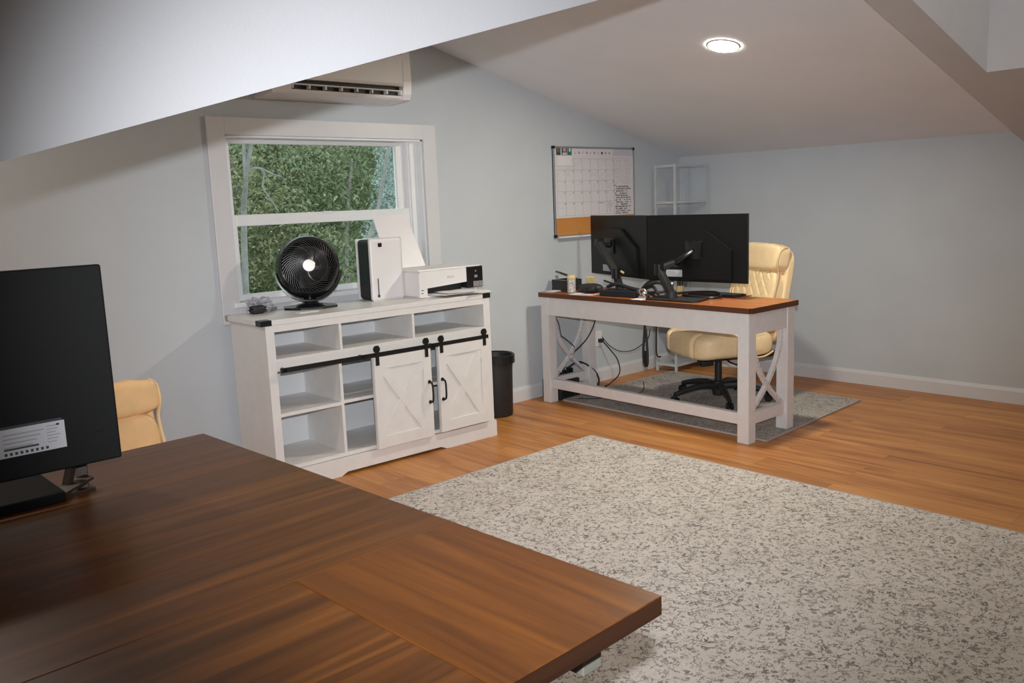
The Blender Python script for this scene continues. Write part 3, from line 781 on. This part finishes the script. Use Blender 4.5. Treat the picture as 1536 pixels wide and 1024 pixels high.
# ------------------------------------------------------------------ executive chairs
def chair(label, loc, rz, zs=1.0, quilted=True, hide='cream', group='cream office chairs'):
    """Faces local -y."""
    t = thing('office_chair', label, 'chair', loc, rz, group)
    SH = .31*zs
    for k in range(5):
        a = 2*PI*k/5+.96; d = Vector((math.cos(a), math.sin(a), 0))
        b = MB(); b.tube([d*.02+Vector((0, 0, .095)), d*.12+Vector((0, 0, .105)), d*.22+Vector((0, 0, .092)), d*.325+Vector((0, 0, .066))], [.026, .024, .020, .016], 8, smooth=4)
        lg = b.build('base_leg', 'blackmat', t)
        b = MB(); p = d*.325; nx = Vector((-d.y, d.x, 0))
        for s__ in (-1, 1):
            mt = Matrix.Translation(p+nx*s__*.014+Vector((0, 0, .027))) @ d.to_track_quat('X', 'Z').to_matrix().to_4x4() @ Matrix.Rotation(PI/2, 4, 'X')
            b.lathe([(0, -.009), (.022, -.009), (.027, -.005), (.027, .005), (.022, .009), (0, .009)], 20, mt)
        b.tube([p+Vector((0, 0, .02)), p+Vector((0, 0, .068))], .010, 8)
        b.build('caster', 'blackpl', lg)
    b = MB(); b.lathe([(0, .035), (.036, .035), (.042, .06), (.040, .13), (.024, .135), (.024, SH-.02), (0, SH-.02)], 24); b.build('gas_column', 'blackmat', t)
    b = MB(); b.box(-.10, .10, -.10, .14, SH-.035, SH+.004, r=.008); b.box(-.035, .035, -.14, -.05, SH-.075, SH-.036, r=.006); b.tube([(.08, 0, SH-.02), (.20, -.02, SH-.03), (.27, -.02, SH-.03)], .006, 8)
    b.build('tilt_mechanism', 'blackmat', t)
    # seat: waterfall front with two stitched seams
    def seatfn(u, c_):
        seam = sum(math.exp(-((c_.x-sx)/.013)**2) for sx in (-.165, .165))
        if c_.y < -.1 or u.z > .3: c_ = c_-Vector((0, -.014 if u.y < -.5 else 0, .012 if u.z > .3 else 0))*seam
        if u.y < -.5: c_.z -= .035*(-u.y-.5)
        return c_
    b = MB(); b.pillow(0, -.01, SH+.093, .60, .56, .185, 4.5, 60, fn=seatfn); b.build('seat', hide, t)
    # reclined back, built upright then tilted
    mt = Matrix.Translation((0, .24, SH+.12)) @ Matrix.Rotation(math.radians(-10), 4, 'X')
    BH = .585*zs
    def quilt(u, c_):
        if quilted and u.y < -.3 and abs(u.x) < .85:
            p = ((c_.x+c_.z*.8)/.085) % 1; q = ((c_.x-c_.z*.8)/.085) % 1
            e = max(math.exp(-(min(p, 1-p)/.10)**2), math.exp(-(min(q, 1-q)/.10)**2)); c_ = c_+Vector((0, .0075*e, 0))
        return c_
    b = MB(); b.pillow(0, 0, BH*.36, .52, .12, BH*.80, 5, 76, mat=mt, fn=quilt); b.build('backrest', hide, t)
    def roll(u, c_):
        c_.z += .006*math.sin(22*u.x)*(1 if u.z > 0 else .4)*.4; return c_
    b = MB(); b.pillow(0, -.012, BH*.86, .545, .135, BH*.30, 5, 30, mat=mt, fn=roll); b.build('headrest', hide, t)
    b = MB(); b.pillow(0, .052, BH*.46, .54, .07, BH*1.04, 6, 18, mat=mt); b.build('back_shell', hide, t)
    for s__ in (-1, 1):
        b = MB(); b.tube([mt @ Vector((s__*.262, -.052, -.02)), mt @ Vector((s__*.265, -.045, BH*.35)), mt @ Vector((s__*.262, -.030, BH*.66)), mt @ Vector((s__*.268, -.055, BH*.80)), mt @ Vector((s__*.268, -.045, BH*.93)), mt @ Vector((s__*.262, .0, BH*.985))], .0065, 6, smooth=6); b.build('piping', 'creamd', t)
    # padded side wings of the seat with scroll ends, on a dark frame
    for s__ in (-1, 1):
        b = MB(); b.pillow(s__*.285, .10, SH+.10, .085, .24, .15, 3, 16); w_ = b.build('side_pad', hide, t)
        b = MB(); b.tube([(s__*.325, -.01, SH+.13), (s__*.333, -.015, SH+.06), (s__*.328, .04, SH+.022), (s__*.328, .14, SH+.02), (s__*.325, .21, SH+.05)], .006, 6, smooth=6); b.build('piping', 'creamd', w_)
    b = MB(); b.bar((-.20, .10, SH-.005), (-.24, .28, SH+.02), .05, .03); b.bar((.20, .10, SH-.005), (.24, .28, SH+.02), .05, .03); b.box(-.25, .25, .09, .14, SH-.012, SH+.006); b.bar((0, .12, SH), (0, .31, SH+.14), .09, .02)
    b.build('support_frame', 'browntrim', t)
    return t
chair('cream leather high-back office chair behind the white desk with two monitors', (-1.055, -1.07, .0108), math.radians(-90-27), 1.02)
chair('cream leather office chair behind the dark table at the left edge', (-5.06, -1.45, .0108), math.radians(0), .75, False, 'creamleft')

# ------------------------------------------------------------------ monitors on the white desk
def monitor(label, A, B, z0, z1, vesa=(.5, .48), lab=True):
    """A, B: bottom corners seen from behind, left to right."""
    A = Vector((A[0], A[1], 0)); B = Vector((B[0], B[1], 0)); d = (B-A); L = d.length; d.normalize(); n = Vector((d.y, -d.x, 0))  # n points to the camera side
    if n.x > 0: n = -n
    ang = math.atan2(d.y, d.x)
    t = thing('monitor', label, 'monitor', (A.x, A.y, z0), ang, 'monitors on the white desk')
    H = z1-z0; sg = 1 if (Matrix.Rotation(ang, 3, 'Z') @ Vector((0, 1, 0))).dot(n) > 0 else -1   # local y sign of the back side
    def bx(m, x0, x1, ya, yb, za, zb, **k): m.box(x0, x1, min(sg*ya, sg*yb), max(sg*ya, sg*yb), za, zb, **k)
    m = MB(); bx(m, 0, L, -.012, 0, 0, H, r=.003); m.build('panel', 'screenback', t)
    m = MB(); bx(m, .006, L-.006, -.0135, -.0115, .006, H-.006); m.build('screen', 'blackpl', t)
    m = MB(); cx_ = L*vesa[0]; cz_ = H*vesa[1]
    m.prism([(L*.14, .02), (L*.86, .02), (L*.86, H*.48), (L*.60, H*.78), (L*.40, H*.78), (L*.14, H*.48)], min(0, sg*.020), max(0, sg*.020)); m.build('rear_housing', 'screenback', t)
    for sx in (-1, 1):
        for sz in (-1, 1): m = MB(); m.lathe([(0, -.002), (.0045, -.002), (.0045, .002), (0, .002)], 12, Matrix.Translation((cx_+sx*.05, sg*.021, cz_+sz*.05)) @ Matrix.Rotation(PI/2, 4, 'X')); m.build('screw', 'chrome', t)
    if lab:
        m = MB(); x = L*(.215 if lab == 1 else .28); bx(m, x, x+.115, .020, .0212, .030, .072); m.build('rating_label', 'label', t)
        m = MB()
        for q in range(4): bx(m, x+.006, x+.09-.012*q, .0212, .0216, .037+q*.008, .040+q*.008)
        m.build('label_print', 'inkgrey', t)
    return t, d, n, A, L, H
jx, jy = -1.570, -.893
mr = monitor('wide black monitor on a black arm, right one of the pair on the white desk', (jx, jy), (-1.533, -1.588), .857, 1.262)
ml = monitor('black monitor turned away toward the wall, left one of the pair on the white desk', (-1.318, -.190), (jx+.003, jy+.012), .858, 1.263, vesa=(.42, .50), lab=2)
def mon_pt(m, fx, fz, off): 
    t, d, n, A, L, H = m; return A+d*(L*fx)+n*off+Vector((0, 0, .857+H*fz))
# arms
def arm(label, base_pts, post, joint, elbow, head_, n):
    t = thing('monitor_mount', label, 'monitor mount', (post[0], post[1], DH), 0, 'arms behind the monitors'); o = Vector(t.location)
    q = lambda p: Vector(p)-o
    b = MB(); b.prism([(p[0]-o.x, p[1]-o.y) for p in base_pts], .0005, .012, plane='xy'); b.build('base_plate', 'blackmat', t)
    b = MB(); b.tube([q(post)+Vector((0, 0, .010)), q(post)+Vector((0, 0, .05))], [.034, .028], 16); b.bar(q(post)+Vector((0, 0, .03)), q(joint), .052, .038, r=.008); b.build('lower_arm', 'blackmat', t)
    b = MB(); b.tube([q(joint)+Vector((0, 0, -.035)), q(joint)+Vector((0, 0, .03))], .030, 18); b.build('joint', 'blackpl', t)
    b = MB(); b.bar(q(joint), q(elbow), .045, .036, r=.008); b.build('upper_arm', 'blackmat', t)
    b = MB(); b.tube([q(elbow)-n*.03, q(elbow)+n*.02], .024, 16); b.bar(q(elbow), q(head_), .03, .03, r=.004)
    hp = q(head_); x = Vector((n.y, -n.x, 0)); m4 = Matrix((x, n, Vector((0, 0, 1)))).transposed().to_4x4(); m4.translation = hp
    b.box(-.055, .055, -.004, .004, -.055, .055, m4, r=.002); b.build('mount_head', 'blackpl', t)
    return t
nr = mr[2]; h_ = mon_pt(mr, .5, .48, .027)
tA = arm('black arm on a flat base plate behind the right monitor', [(-1.805, -1.055), (-1.640, -1.045), (-1.630, -1.385), (-1.770, -1.405), (-1.800, -1.38)],
    (-1.725, -1.190, DH+.004), (-1.735, -1.105, .945), h_+nr*.055+Vector((0, .10, -.075)), h_, nr)
b = MB(); b.bar((-.0, .0, .0), (.001, .07, .045), .03, .012); bb_ = None
b.bm.free()
nl = ml[2]; h2 = mon_pt(ml, .42, .50, .027)
tB = arm('black arm rising steeply behind the left monitor', [(-1.64, -.58), (-1.50, -.58), (-1.50, -.76), (-1.64, -.76)],
    (-1.575, -.665, DH+.004), (-1.60, -.655, .895), h2+nl*.05+Vector((-.02, .02, .03)), h2, nl)
b = MB(); b.bar((-.045, -.045, .150), (-.042, -.070, .138), .012, .004, up=(1, 0, 0)); b.build('yellow_sticker', 'yellowhi', tB)

# ------------------------------------------------------------------ clutter on the white desk
g2 = None
def put(a, bb): return on_desk(a, bb)
p = put(.215, -.075)
o = thing('desk_box', 'small black open box with a raised lid at the left end of the white desk', 'box', p, -.05)
b = MB(); b.box(-.075, .075, -.07, .07, .0005, .006).box(-.075, -.071, -.07, .07, .006, .075).box(.071, .075, -.07, .07, .006, .075).box(-.071, .071, -.07, -.066, .006, .075).box(-.071, .071, .066, .07, .006, .075); b.build('body', 'blackmat', o)
b = MB(); b.bar((.07, 0, .078), (-.03, .055, .125), .14, .012, up=(0, 0, 1)); b.build('lid', 'browntrim', o)
b = MB(); b.box(-.076, -.070, -.071, .071, .0745, .0775); b.build('rim', 'greypl', o)
p = put(.20, .0+-.02)
o = thing('spray_bottle', 'small pale blue bottle at the far left end of the white desk', 'bottle', (-1.540, -.058, DH))
b = MB(); b.lathe([(0, .0005), (.022, .0005), (.024, .004), (.024, .055), (.012, .068), (.010, .075), (0, .075)], 20); b.build('body', 'bluepl', o)
b = MB(); b.lathe([(0, .075), (.011, .075), (.011, .092), (0, .094)], 16); b.build('cap', 'greypl', o)
o = MB(); o.box(-.05, .05, -.03, .03, 0, .004); o = o.build('paper_slip', 'paper', loc=put(.10, -.06)+Vector((0, 0, .0005))); tag(o, 'small pale paper slip at the left front corner of the white desk', 'paper')
o = thing('glass_jar', 'cut glass tumbler with a pale top, on the white desk beside the open box', 'jar', put(.10, -.235))
b = MB()
prof = [(0, .0005), (.026, .0005)]+[(.028+(.0015 if k % 2 else 0), .006+k*.008) for k in range(11)]+[(.030, .098), (.024, .098), (0, .096)]
b.lathe(prof, 12); b.build('cup', 'jarglass', o)
b = MB(); b.lathe([(0, .0975), (.031, .0975), (.032, .110), (.028, .118), (0, .120)], 14); b.build('lid', 'yellow', o)
b = MB()
def note(u, c_): return Vector((c_.x*(1+.1*math.sin(9*u.z)), c_.y*(1+.1*math.sin(8*u.x)), c_.z))
b.box(-.03, .03, -.006, .006, 0, .055); o = b.build('sticky_note_block', 'yellow', loc=put(.19, -.335)+Vector((0, 0, .05))); o.rotation_euler = (-.25, 0, 1.9)
tag(o, 'yellow sticky note block propped on the black pouch on the white desk', 'note block')
b = MB(); b.pillow(0, 0, .028, .13, .17, .054, 3, 18, fn=lambda u, c_: Vector((c_.x*(1+.12*math.sin(7*u.y+3*u.z)), c_.y*(1+.1*math.sin(6*u.x)), max(-.027, c_.z*(1+.25*math.sin(8*u.x+6*u.y))))))
o = b.build('black_pouch', 'blackmat', loc=put(.165, -.345)+Vector((0, 0, .0005))); tag(o, 'black crumpled pouch between the glass tumbler and the left monitor arm', 'pouch')
b = MB(); b.box(-.07, .07, -.085, .085, 0, .003); o = b.build('leaflet', 'paper', loc=put(.090, -.375)+Vector((0, 0, .0005))); o.rotation_euler = (0, 0, .25); tag(o, 'white leaflet with a red print lying in front of the black pouch', 'paper')
b = MB(); b.box(-.03, .06, -.075, .02, .0028, .0036); b.build('print', 'redp', o)
o = thing('dock_box', 'flat dark navy box on the white desk between the two monitor arms', 'box', put(.115, -.665), .05)
b = MB(); b.box(-.06, .06, -.15, .13, .0005, .040, r=.004); b.build('body', 'navy', o)
b = MB(); b.tube([(.04, .14, .05), (.02, .05, .075), (0, -.05, .058), (-.01, -.15, .044)], .012, 8, smooth=5); b.tube([(.03, .16, .09), (.01, .0, .06), (.02, -.12, .048)], .007, 8, smooth=5); b.build('cable_bundle', 'blackmat', o)
b = MB(); b.box(-.10, .10, -.11, .11, 0, .002); o = b.build('paper_sheet', 'paper', loc=put(.33, -.74)+Vector((0, 0, .05))); o.rotation_euler = (0.0, -.30, .3)
o.location.z = DH+.032
tag(o, 'white sheet of paper leaning behind the dark box on the white desk', 'paper')
b = MB()
b.tube([(-1.56, -.84, DH+.015), (-1.60, -.90, DH+.06), (-1.58, -.98, DH+.085), (-1.55, -1.04, DH+.05), (-1.57, -1.06, DH+.012)], .012, 8, smooth=6)
b.tube([(-1.58, -.82, DH+.012), (-1.55, -.88, DH+.045), (-1.60, -.96, DH+.055), (-1.62, -1.01, DH+.014)], .010, 8, smooth=6)
b.tube([(-1.53, -.80, DH+.02), (-1.56, -.90, DH+.085), (-1.53, -.98, DH+.07), (-1.55, -1.02, DH+.03), (-1.60, -.94, DH+.02), (-1.57, -.86, DH+.02)], .009, 8, smooth=6)
tag(b.build('cable_tangle', 'blackmat'), 'black tangle of thick cables between the two monitor arms on the white desk', 'cable')
o = thing('cable_clamp', 'small shiny metal clamp beside the base of the right monitor arm', 'clamp', put(.075, -.885))
b = MB(); b.box(-.02, .02, -.03, .03, .0005, .02, r=.004); b.tube([(0, .02, .02), (0, .035, .05), (0, .0, .055), (0, -.02, .03)], .007, 8, smooth=5); b.lathe([(0, .02), (.014, .02), (.016, .035), (.008, .045), (0, .046)], 14); b.build('body', 'chrome', o)
b = MB(); b.tube([(.0, .05, .03), (.03, .06, .045), (.06, .0, .03), (.02, -.06, .02)], .010, 8, smooth=5); b.build('wire', 'blackmat', o)
b = MB(); b.box(-.04, .05, -.04, .04, 0, .002); o = b.build('paper_slip', 'paper', loc=put(.04, -.88)+Vector((0, 0, .0003))); tag(o, 'white paper slip under the metal clamp at the desk front edge', 'paper')
b = MB(); b.tube([(-1.62, -1.10, DH+.02), (-1.55, -1.20, DH+.03), (-1.52, -1.36, DH+.035), (-1.56, -1.42, DH+.015), (-1.62, -1.36, DH+.012), (-1.63, -1.2, DH+.02)], .008, 8, smooth=8)
o = b.build('cable_loop', 'blackpl'); tag(o, 'thick black cable loop lying behind the base of the right monitor arm', 'cable')
o = thing('keyboard', 'flat black keyboard lying on the right half of the white desk', 'keyboard', (-1.420, -1.30, DH+.0034), -.03)
b = MB(); b.box(-.065, .065, -.17, .17, .0005, .012, r=.003); b.build('body', 'blackmat', o)
b = MB()
for i in range(4):
    for j in range(12): b.box(-.055+i*.028, -.031+i*.028, -.160+j*.0268, -.137+j*.0268, .012, .015)
b.build('keys', 'blackpl', o)
b = MB(); b.box(-.11, .12, -.19, .19, 0, .003); o = b.build('mouse_mat', 'orangecard', loc=(-1.435, -1.30, DH+.0004)); tag(o, 'thin orange red mat under the black keyboard', 'mat')
o = thing('pencil_cup', 'small tan holder under the bottom edge of the right monitor', 'holder', (-1.50, -1.085, DH))
b = MB(); b.lathe([(0, .0005), (.024, .0005), (.026, .06), (.022, .06), (.02, .006), (0, .006)], 18); b.build('cup', 'yellow', o)
b = MB()
for k in range(3): b.tube([(.012-.01*k, .006*k-.006, .01), (.016-.014*k, .01*k-.01, .095+.008*k)], .0035, 6)
b.build('pencil', 'blackmat', o)

# ------------------------------------------------------------------ under the white desk: outlet, power strip, cables
o = thing('wall_outlet', 'white electrical outlet on the back wall under the desk', 'outlet', (-1.046, 0, .33))
b = MB(); b.box(-.035, .035, -.006, -.0005, -.057, .057, r=.002); b.build('plate', 'whitepl', o)
b = MB(); b.box(-.016, .016, -.0075, -.006, .008, .038).box(-.016, .016, -.0075, -.006, -.038, -.008); b.build('socket', 'paper', o)
o = thing('power_plug', 'black plug in the outlet with its cable running down to the floor', 'plug', (-1.046, -.008, .317))
b = MB(); b.box(-.016, .016, -.035, 0, -.014, .014, r=.004); b.build('plug_body', 'blackmat', o)
b = MB(); b.tube([(0, -.03, 0), (.04, -.06, -.06), (.09, -.10, -.15), (.04, -.16, -.24), (-.10, -.19, -.29), (-.17, -.20, -.298)], .0045, 8, smooth=8); b.build('cable', 'blackmat', o)
o = thing('power_supply_box', 'black power backup box on the floor under the left end of the white desk', 'power box', (-1.60, -.128, 0), -.03)
b = MB(); b.box(-.10, .10, -.09, .09, .0005, .135, r=.008); b.build('body', 'blackmat', o)
b = MB(); b.box(-.075, .03, -.092, -.0895, .02, .06); b.build('front_grille', 'blackpl', o)
b = MB()
for k in range(3): b.box(-.01+k*.04, .018+k*.04, -.03, .02, .135, .175+.012*k, r=.005)
b.build('plug_row', 'blackpl', o)
def cable(label, pts, r=.0045, mat='blackmat', name='power_cable'):
    m = MB(); m.tube(pts, r, 8, smooth=8); q = m.build(name, mat); tag(q, label, 'cable', 'cables under the white desk')
cable('black cable hanging from the desk underside down to the power box', [(-1.42, -.30, .605), (-1.41, -.29, .52), (-1.46, -.25, .40), (-1.54, -.16, .28), (-1.575, -.135, .185)])
cable('black cable running from the power box across to the floor', [(-1.53, -.135, .20), (-1.48, -.20, .24), (-1.36, -.22, .17), (-1.30, -.22, .09), (-1.30, -.215, .02), (-1.22, -.22, .0155)], .006)
cable('thin black cable hanging inside the left end of the desk', [(-1.72, -.20, .60), (-1.69, -.21, .54), (-1.68, -.22, .46), (-1.66, -.23, .44), (-1.60, -.25, .385), (-1.58, -.25, .36)], .003)
cable('thin black cable drooping between the left rear leg and the hanging strap', [(-1.30, -.26, .40), (-1.25, -.29, .33), (-1.20, -.34, .29), (-1.25, -.50, .32), (-1.32, -.68, .42), (-1.335, -.72, .50)], .003)
cable('thin grey cable on the rug near the power box', [(-1.62, -.31, .0145), (-1.56, -.40, .0145), (-1.48, -.42, .0145), (-1.42, -.38, .0145)], .003)
cable('short dark cable curled on the grey rug under the desk', [(-1.25, -.50, .0145), (-1.28, -.55, .0145), (-1.24, -.58, .045), (-1.20, -.55, .09)], .0032)
o = thing('hanging_strap', 'black looped strap hanging from the underside of the white desk', 'strap', (-1.40, -.73, .61))
b = MB(); b.tube([(0, 0, 0), (0, .005, -.1), (.0, .018, -.24), (0, .016, -.33), (0, 0, -.355), (0, -.016, -.33), (0, -.014, -.22), (0, -.004, -.1)], .008, 6, smooth=6); b.build('strap_loop', 'blackmat', o)
b = MB(); b.pillow(0, 0, -.30, .012, .045, .10, 3, 10); b.build('pull', 'blackmat', o)
o = MB(); o.tube([(-1.40, -.825, .61), (-1.40, -.822, .48), (-1.40, -.822, .36), (-1.40, -.835, .33), (-1.40, -.855, .335)], .005, 8, smooth=6); o = o.build('hook_cable', 'blackmat'); tag(o, 'black hooked cable end hanging from the desk just right of the strap', 'cable', 'cables under the white desk')

# ------------------------------------------------------------------ dark table in the foreground
tt = thing('wooden_table', 'big dark walnut table with white legs in the foreground', 'table', (-4.9058, -3.5291, 0), .0319)
TW, TL, TT = 1.85, 1.5743, .0326; TH = .762
sy = .497; sx = -.352
b = MB()
def slab(x0, x1, y0, y1, mi):
    n0 = len(b.bm.faces); b.box(x0, x1, y0, y1, TH-TT, TH, r=.0012, seg=1, mi=mi)
slab(-TW, 0, sy+.0008, TL, 0); slab(sx+.0008, 0, 0, sy-.0008, 1); slab(-TW, sx-.0008, 0, sy-.0008, 2)
b.box(-TW+.004, -.004, .004, TL-.004, TH-TT+.004, TH-.004, mi=3)
top = b.build('tabletop', ['tableX', 'tableY', 'tableX2', 'tableE'], tt)
for p in top.data.polygons:
    if abs(p.normal.z) < .5 and (abs(p.center.y) < .003 or abs(p.center.x) < .003 or abs(p.center.y-TL) < .003): p.material_index = 3
for x in (-.62, -TW+.10):
    for y in (.060, TL-.116):
        z0 = 0.0105
        MB().box(x, x+.056, y, y+.056, z0, TH-TT, r=.003).build('leg', 'deskpaint', tt)
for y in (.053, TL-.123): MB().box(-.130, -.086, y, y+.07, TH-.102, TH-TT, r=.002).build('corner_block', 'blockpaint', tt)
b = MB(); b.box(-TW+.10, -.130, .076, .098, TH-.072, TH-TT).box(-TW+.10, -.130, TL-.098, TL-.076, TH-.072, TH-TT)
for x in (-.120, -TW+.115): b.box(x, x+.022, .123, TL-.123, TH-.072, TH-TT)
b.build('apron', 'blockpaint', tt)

# ------------------------------------------------------------------ monitor on the dark table
o = thing('monitor', 'dark monitor seen from behind with a white rating sticker, on the dark table', 'monitor', (-5.285, -2.285, 0), 0.0)
x1, x0, z0, z1 = 0, -.73, .833, 1.276
b = MB(); b.box(x0, x1, 0, .022, z0, z1, r=.005, seg=3); b.build('rear_panel', 'screenback2', o)
b = MB(); b.box(x0+.008, x1-.008, .0215, .0235, z0+.010, z1-.010); b.build('screen', 'blackpl', o)
b = MB(); b.box(-.42, -.113, -.0012, .0004, .884, .945, r=.0005); b.build('rating_label', 'label', o)
b = MB()
b.box(-.42, -.118, -.0017, -.0011, .9455, .951, mi=1)
for k in range(4): b.box(-.235, -.155-.008*k, -.0017, -.0011, .931-.009*k, .9335-.009*k, mi=0)
for k in range(6): b.box(-.150, -.124-.004*(k % 3), -.0017, -.0011, .936-.007*k, .938-.007*k, mi=0)
b.box(-.235, -.168, -.0017, -.0011, .899, .903, mi=1)
for k in range(9): b.box(-.235+k*.010, -.235+k*.010+.0055, -.0017, -.0011, .888, .894, mi=1)
b.box(-.130, -.124, -.0017, -.0011, .936, .940, mi=1)
b.build('label_print', ['inkgrey', 'ink'], o)
b = MB(); b.box(-.055, -.035, -.0008, .0006, .903, .905); b.build('badge_mark', 'blackpl', o)
b = MB(); b.box(-.56, -.128, -.005, .235, TH+.0005, TH+.024, r=.004); b.build('base', 'deadblack', o)
b = MB(); b.box(-.42, -.30, .03, .075, TH+.022, 1.05, r=.006); b.build('neck', 'blackmat', o)
b = MB(); b.box(-.13, -.055, .035, .115, TH+.0005, TH+.006); b.bar((-.115, .05, TH+.004), (-.09, .06, TH+.075), .02, .012); b.bar((-.075, .06, TH+.004), (-.068, .075, TH+.085), .024, .014)
b.bar((-.135, .03, TH+.012), (-.065, .045, TH+.032), .045, .006); b.build('stand_bracket', 'browntrim', o)

# ------------------------------------------------------------------ lights
def lamp(kind, name, loc, power, col, rot=None, **kw):
    l = bpy.data.lights.new(name, kind); l.energy = power; l.color = col
    for k, v in kw.items(): setattr(l, k, v)
    q = bpy.data.objects.new(name, l); COL.objects.link(q); q.location = loc
    if rot: q.rotation_euler = rot
    return q

CAM = Vector((-5.9281, -4.3122, 1.3768)); yaw, pitch, roll = .8244, .1597, -.0385
fw = Vector((math.cos(yaw)*math.cos(pitch), math.sin(yaw)*math.cos(pitch), -math.sin(pitch)))
rt = Vector((math.sin(yaw), -math.cos(yaw), 0)); up = rt.cross(fw)
R_ = math.cos(roll)*rt+math.sin(roll)*up; U_ = -math.sin(roll)*rt+math.cos(roll)*up
cam = bpy.data.cameras.new('camera'); co = bpy.data.objects.new('camera', cam); COL.objects.link(co)
mt = Matrix((R_, U_, -fw)).transposed().to_4x4(); mt.translation = CAM; co.matrix_world = mt
cam.sensor_width = 36; cam.sensor_fit = 'HORIZONTAL'; cam.lens = 1296.93/1536*36; cam.clip_start = .05; cam.clip_end = 200
SC.camera = co
# on-camera flash a hand above the lens, and an added spot at the same place
sp = lamp('SPOT', 'added_header_spot', CAM+U_*.13+R_*.02, 140, (.95, .96, 1.0), spot_size=math.radians(40), spot_blend=1.0, shadow_soft_size=.018)  # extra spot added to bring out the shadow strip beside the header
aim = (fw+R_*(1440-768)/1296.93-U_*(100-512)/1296.93).normalized()
sp.rotation_euler = aim.to_track_quat('-Z', 'Y').to_euler()
fl = lamp('SPOT', 'camera_flash', CAM+U_*.13+R_*.02, 455, (.94, .955, 1.0), spot_size=math.radians(70), spot_blend=1.0, shadow_soft_size=.018)
m2 = mt.copy(); m2.translation = fl.location; fl.matrix_world = m2
down = (0, 0, 0)
WARM = (1.0, .94, .87)
lamp('AREA', 'added_left_fill', (-5.6, -1.1, 2.34), 13, (1.0, .86, .74), down, shape='DISK', size=.14)  # added fill without a fixture, brightens the cabinet side and left end
lamp('AREA', 'added_near_fill', (-5.4, -4.9, 2.97), 5, (1.0, .93, .85), down, shape='DISK', size=.3)  # added fill without a fixture, lifts the header face and the table
lamp('AREA', 'added_near_fill', (-2.2, -4.0, 2.97), 5, (1.0, .90, .78), down, shape='DISK', size=.3)  # added fill without a fixture, for the right header face
lamp('AREA', 'added_header_fill', (-1.9, -4.3, 2.75), 2.5, (1.0, .97, .95), (math.radians(72), 0, 0), shape='DISK', size=.3)  # unseen lamp added to brighten the right header face
wd = bpy.data.worlds.new('overcast_sky'); SC.world = wd; wd.use_nodes = True
bg = wd.node_tree.nodes['Background']; bg.inputs['Color'].default_value = (.80, .90, 1.0, 1); bg.inputs['Strength'].default_value = 2.6
SC.view_settings.view_transform = 'Standard'; SC.view_settings.look = 'None'; SC.view_settings.exposure = 0; SC.view_settings.gamma = 1
